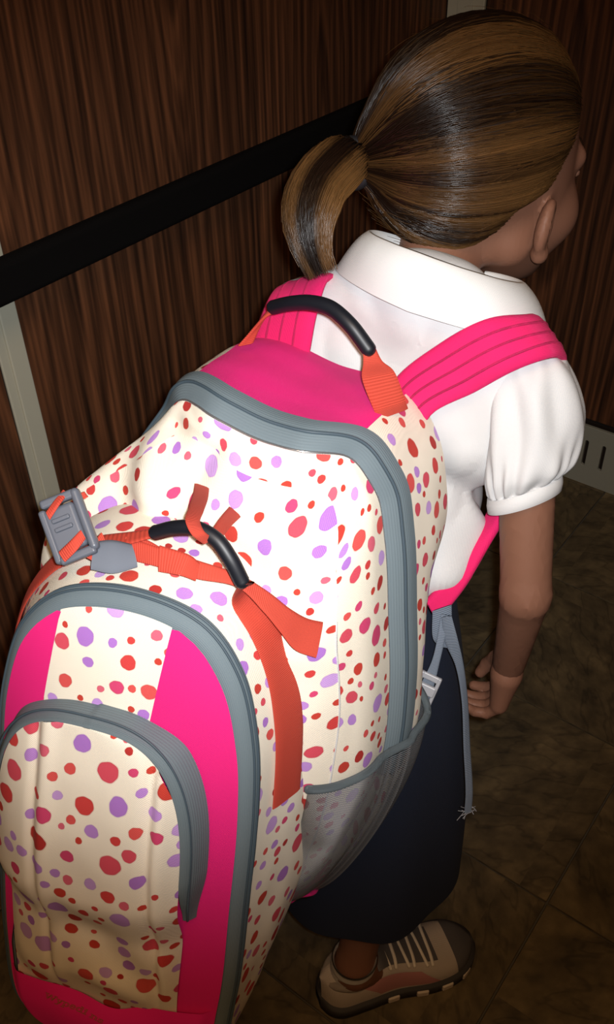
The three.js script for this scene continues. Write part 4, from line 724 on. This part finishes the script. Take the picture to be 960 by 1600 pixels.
{ // front pocket
  const PC = -0.011, PW = 0.0675, PT = 0.260;
  const hw = (y) => (y < 0.155 ? PW - 0.002 * smooth(0.1, 0.0, y) : PW * Math.pow(Math.max(0, 1 - Math.pow((y - 0.155) / (PT - 0.155), 2.7)), 1 / 3.0));
  const edge = (y) => 0.0032 + 0.017 * smooth(0.085, 0.135, y);
  const P = (a, b, e = 0) => {
    const y = PT * (1 - Math.pow(1 - b, 1.35)), x = PC + (a * 2 - 1) * hw(y), q = Math.abs(a * 2 - 1);
    const mid = 1 - Math.pow(q, 4), yb = smooth(0, 0.05, y);
    let h = edge(y) * lerp(0.2, 1, yb) + 0.013 * mid * yb * smooth(PT + 0.02, PT - 0.10, y);
    for (const sx of [-0.043, 0.037]) { const d = x - sx + 0.05 * (y - 0.15) * 0.6; h += yb * (-0.0036 * Math.exp(-Math.pow(d / 0.0035, 2)) + 0.003 * Math.exp(-Math.pow((d - 0.008) / 0.006, 2))); }
    h += yb * mid * (0.006 * fbm(x * 13, y * 8, 3.3, 3) + 0.003 * Math.sin(x * 95 + y * 55 + 4 * ns(x * 10, y * 10, 2)) * smooth(0.16, 0.03, y));
    return [x, y, dayF(x, y) + h + e, x + 0.02, y + 0.02];
  };
  const pocket = mesh('pocket', surf((a, b) => P(a, b * 0.9995), 70, 90), M.dots, day, 'dotted front pocket');
  // tape wall under the arch: outline of the pocket, from one side over the top to the other
  const rim = []; const yS = 0.112; for (let i = 0; i <= 160; i++) { const t = i / 160; let y, s; if (t < 0.5) { y = yS + (PT - yS) * Math.sin(Math.PI * t); s = 1; } else { y = yS + (PT - yS) * Math.sin(Math.PI * t); s = -1; } rim.push([PC + s * hw(Math.min(y, PT)), y]); }
  // even spacing along the rim
  const rc = spline(rim.map(([x, y]) => V(x, y, 0))); const rp = rc.getSpacedPoints(160);
  const wall = surf((a, b) => { const i = Math.round(a * 160), p = rp[i], q0 = rp[Math.max(0, i - 1)], q1 = rp[Math.min(160, i + 1)], t = q1.clone().sub(q0).normalize(), n = V(t.y, -t.x, 0); const en = smooth(0, 0.12, a) * smooth(1, 0.88, a); const off = lerp(0.0, 0.0125, Math.pow(1 - b, 0.8)) * lerp(0.6, 1, en) * (1 - 0.55 * smooth(0.55, 1, n.y)) * (n.x < 0 ? 0.7 : 1); const x = p.x + n.x * off, y = p.y + n.y * off; const h = lerp(0.0008, edge(p.y) * lerp(0.45, 1, en) + 0.0012, Math.sin(b * Math.PI / 2)); return [x, y, dayF(p.x, p.y) + h, a * 0.45, b * 0.02]; }, 160, 8, { flip: true });
  const pz = mesh('pocket_zipper', wall, M.zip, pocket, 'grey zip arched over the pocket');
  const q = []; for (let i = 4; i <= 156; i += 2) { const p = rp[i], q0 = rp[i - 1], q1 = rp[i + 1], t = q1.clone().sub(q0).normalize(); q.push(V(p.x + t.y * 0.006, p.y - t.x * 0.006, dayF(p.x, p.y) + edge(p.y) * 0.8 + 0.001)); }
  mesh('pocket_coil', tube(q, 0.0009, 160, 6), M.coil, pocket);
}
{ // pink base with stitched lettering
  const BT = canvasTex(1024, 512, (c, w, h) => {
    c.fillStyle = '#ee1680'; c.fillRect(0, 0, w, h);
    c.font = 'italic 62px serif'; c.textAlign = 'left'; c.textBaseline = 'middle'; c.strokeStyle = '#8f5420'; c.lineWidth = 3.2; c.translate(205, 110); c.rotate(0.05);
    c.strokeText('Wypedi ns', 0, 0);
  });
  const m = std(0xffffff, { map: BT, roughness: 0.8, bumpMap: twill, bumpScale: 0.0002 }); m.bumpMap = null;
  const fr = surf((a, b) => { const y = lerp(-0.047, 0.008 + 0.016 * a - 0.010 * Math.exp(-Math.pow((a - 0.55) / 0.12, 2)) , b); const w0 = DO.side(y, -1, 0.009), w1 = DO.side(y, 1, 0.009); const x = lerp(w0, w1, a); const h = 0.0048 + 0.006 * Math.sin(Math.PI * b) * Math.sin(Math.PI * a) + 0.0015 * ns(x * 30, y * 30); return [x, y, dayF(x, y) + h * smooth(0, 0.06, Math.min(a, 1 - a)), a, b]; }, 60, 20);
  const base = mesh('base', fr, m, day, 'pink base with stitched lettering');
  const e0 = DO.tOf(-0.094, -0.0), e1 = DO.tOf(0.094, -0.0);
  mesh('base_side', surf((a, b) => daySide(lerp(DO.tOf(-0.078, -0.044), 1 + DO.tOf(0.078, -0.044), a), lerp(0.0, DN - 0.014, b), 0.0016), 60, 10), M.pink, base);
}
{ // handle: black tube with orange webbing that runs down the gusset
  dayW('handle_grip', tube([at(244, 832, 0.585), at(275, 825, 0.572), at(308, 826, 0.564), at(338, 843, 0.560), at(360, 873, 0.560), at(378, 908, 0.564)], 0.0050, 50, 12), M.tubeBlack, 'black tube handle');
  const gp = (y, n, e) => { const t = DO.tOf(0.1, y); const r = daySide(t, n, e); return DF.p(r[0], r[1], r[2]); };
  const tt = DO.tOf(0.058, 0.33), t2 = DO.tOf(0.0985, 0.188);
  const L = [at(374, 912, 0.560)], R = [at(398, 910, 0.562)];
  for (let i = 0; i <= 8; i++) { const t = lerp(tt, t2, i / 8); const w = 0.0140 * smooth(-0.6, 0.3, i / 8); const a = daySide(t, 0.070 + w, 0.0022), b = daySide(t, 0.070 - w, 0.0022); L.push(DF.p(a[0], a[1], a[2])); R.push(DF.p(b[0], b[1], b[2])); }
  dayW('handle_webbing', ribbon(L, R, 0.002, 60, 8), M.orange, 'orange webbing stitched down the side');
  const t3 = DO.tOf(-0.058, 0.33), t4 = DO.tOf(-0.0985, 0.175), L2 = [], R2 = [];
  for (let i = 0; i <= 8; i++) { const t = lerp(t3, t4, i / 8); const a = daySide(t, 0.056, 0.0022), b = daySide(t, 0.076, 0.0022); L2.push(DF.p(a[0], a[1], a[2])); R2.push(DF.p(b[0], b[1], b[2])); }
  L2.unshift(at(246, 826, 0.588)); R2.unshift(at(246, 838, 0.582));
  dayW('handle_webbing', ribbon(L2, R2, 0.002, 50, 8), M.orange);
}
renderer.render(scene, camera);
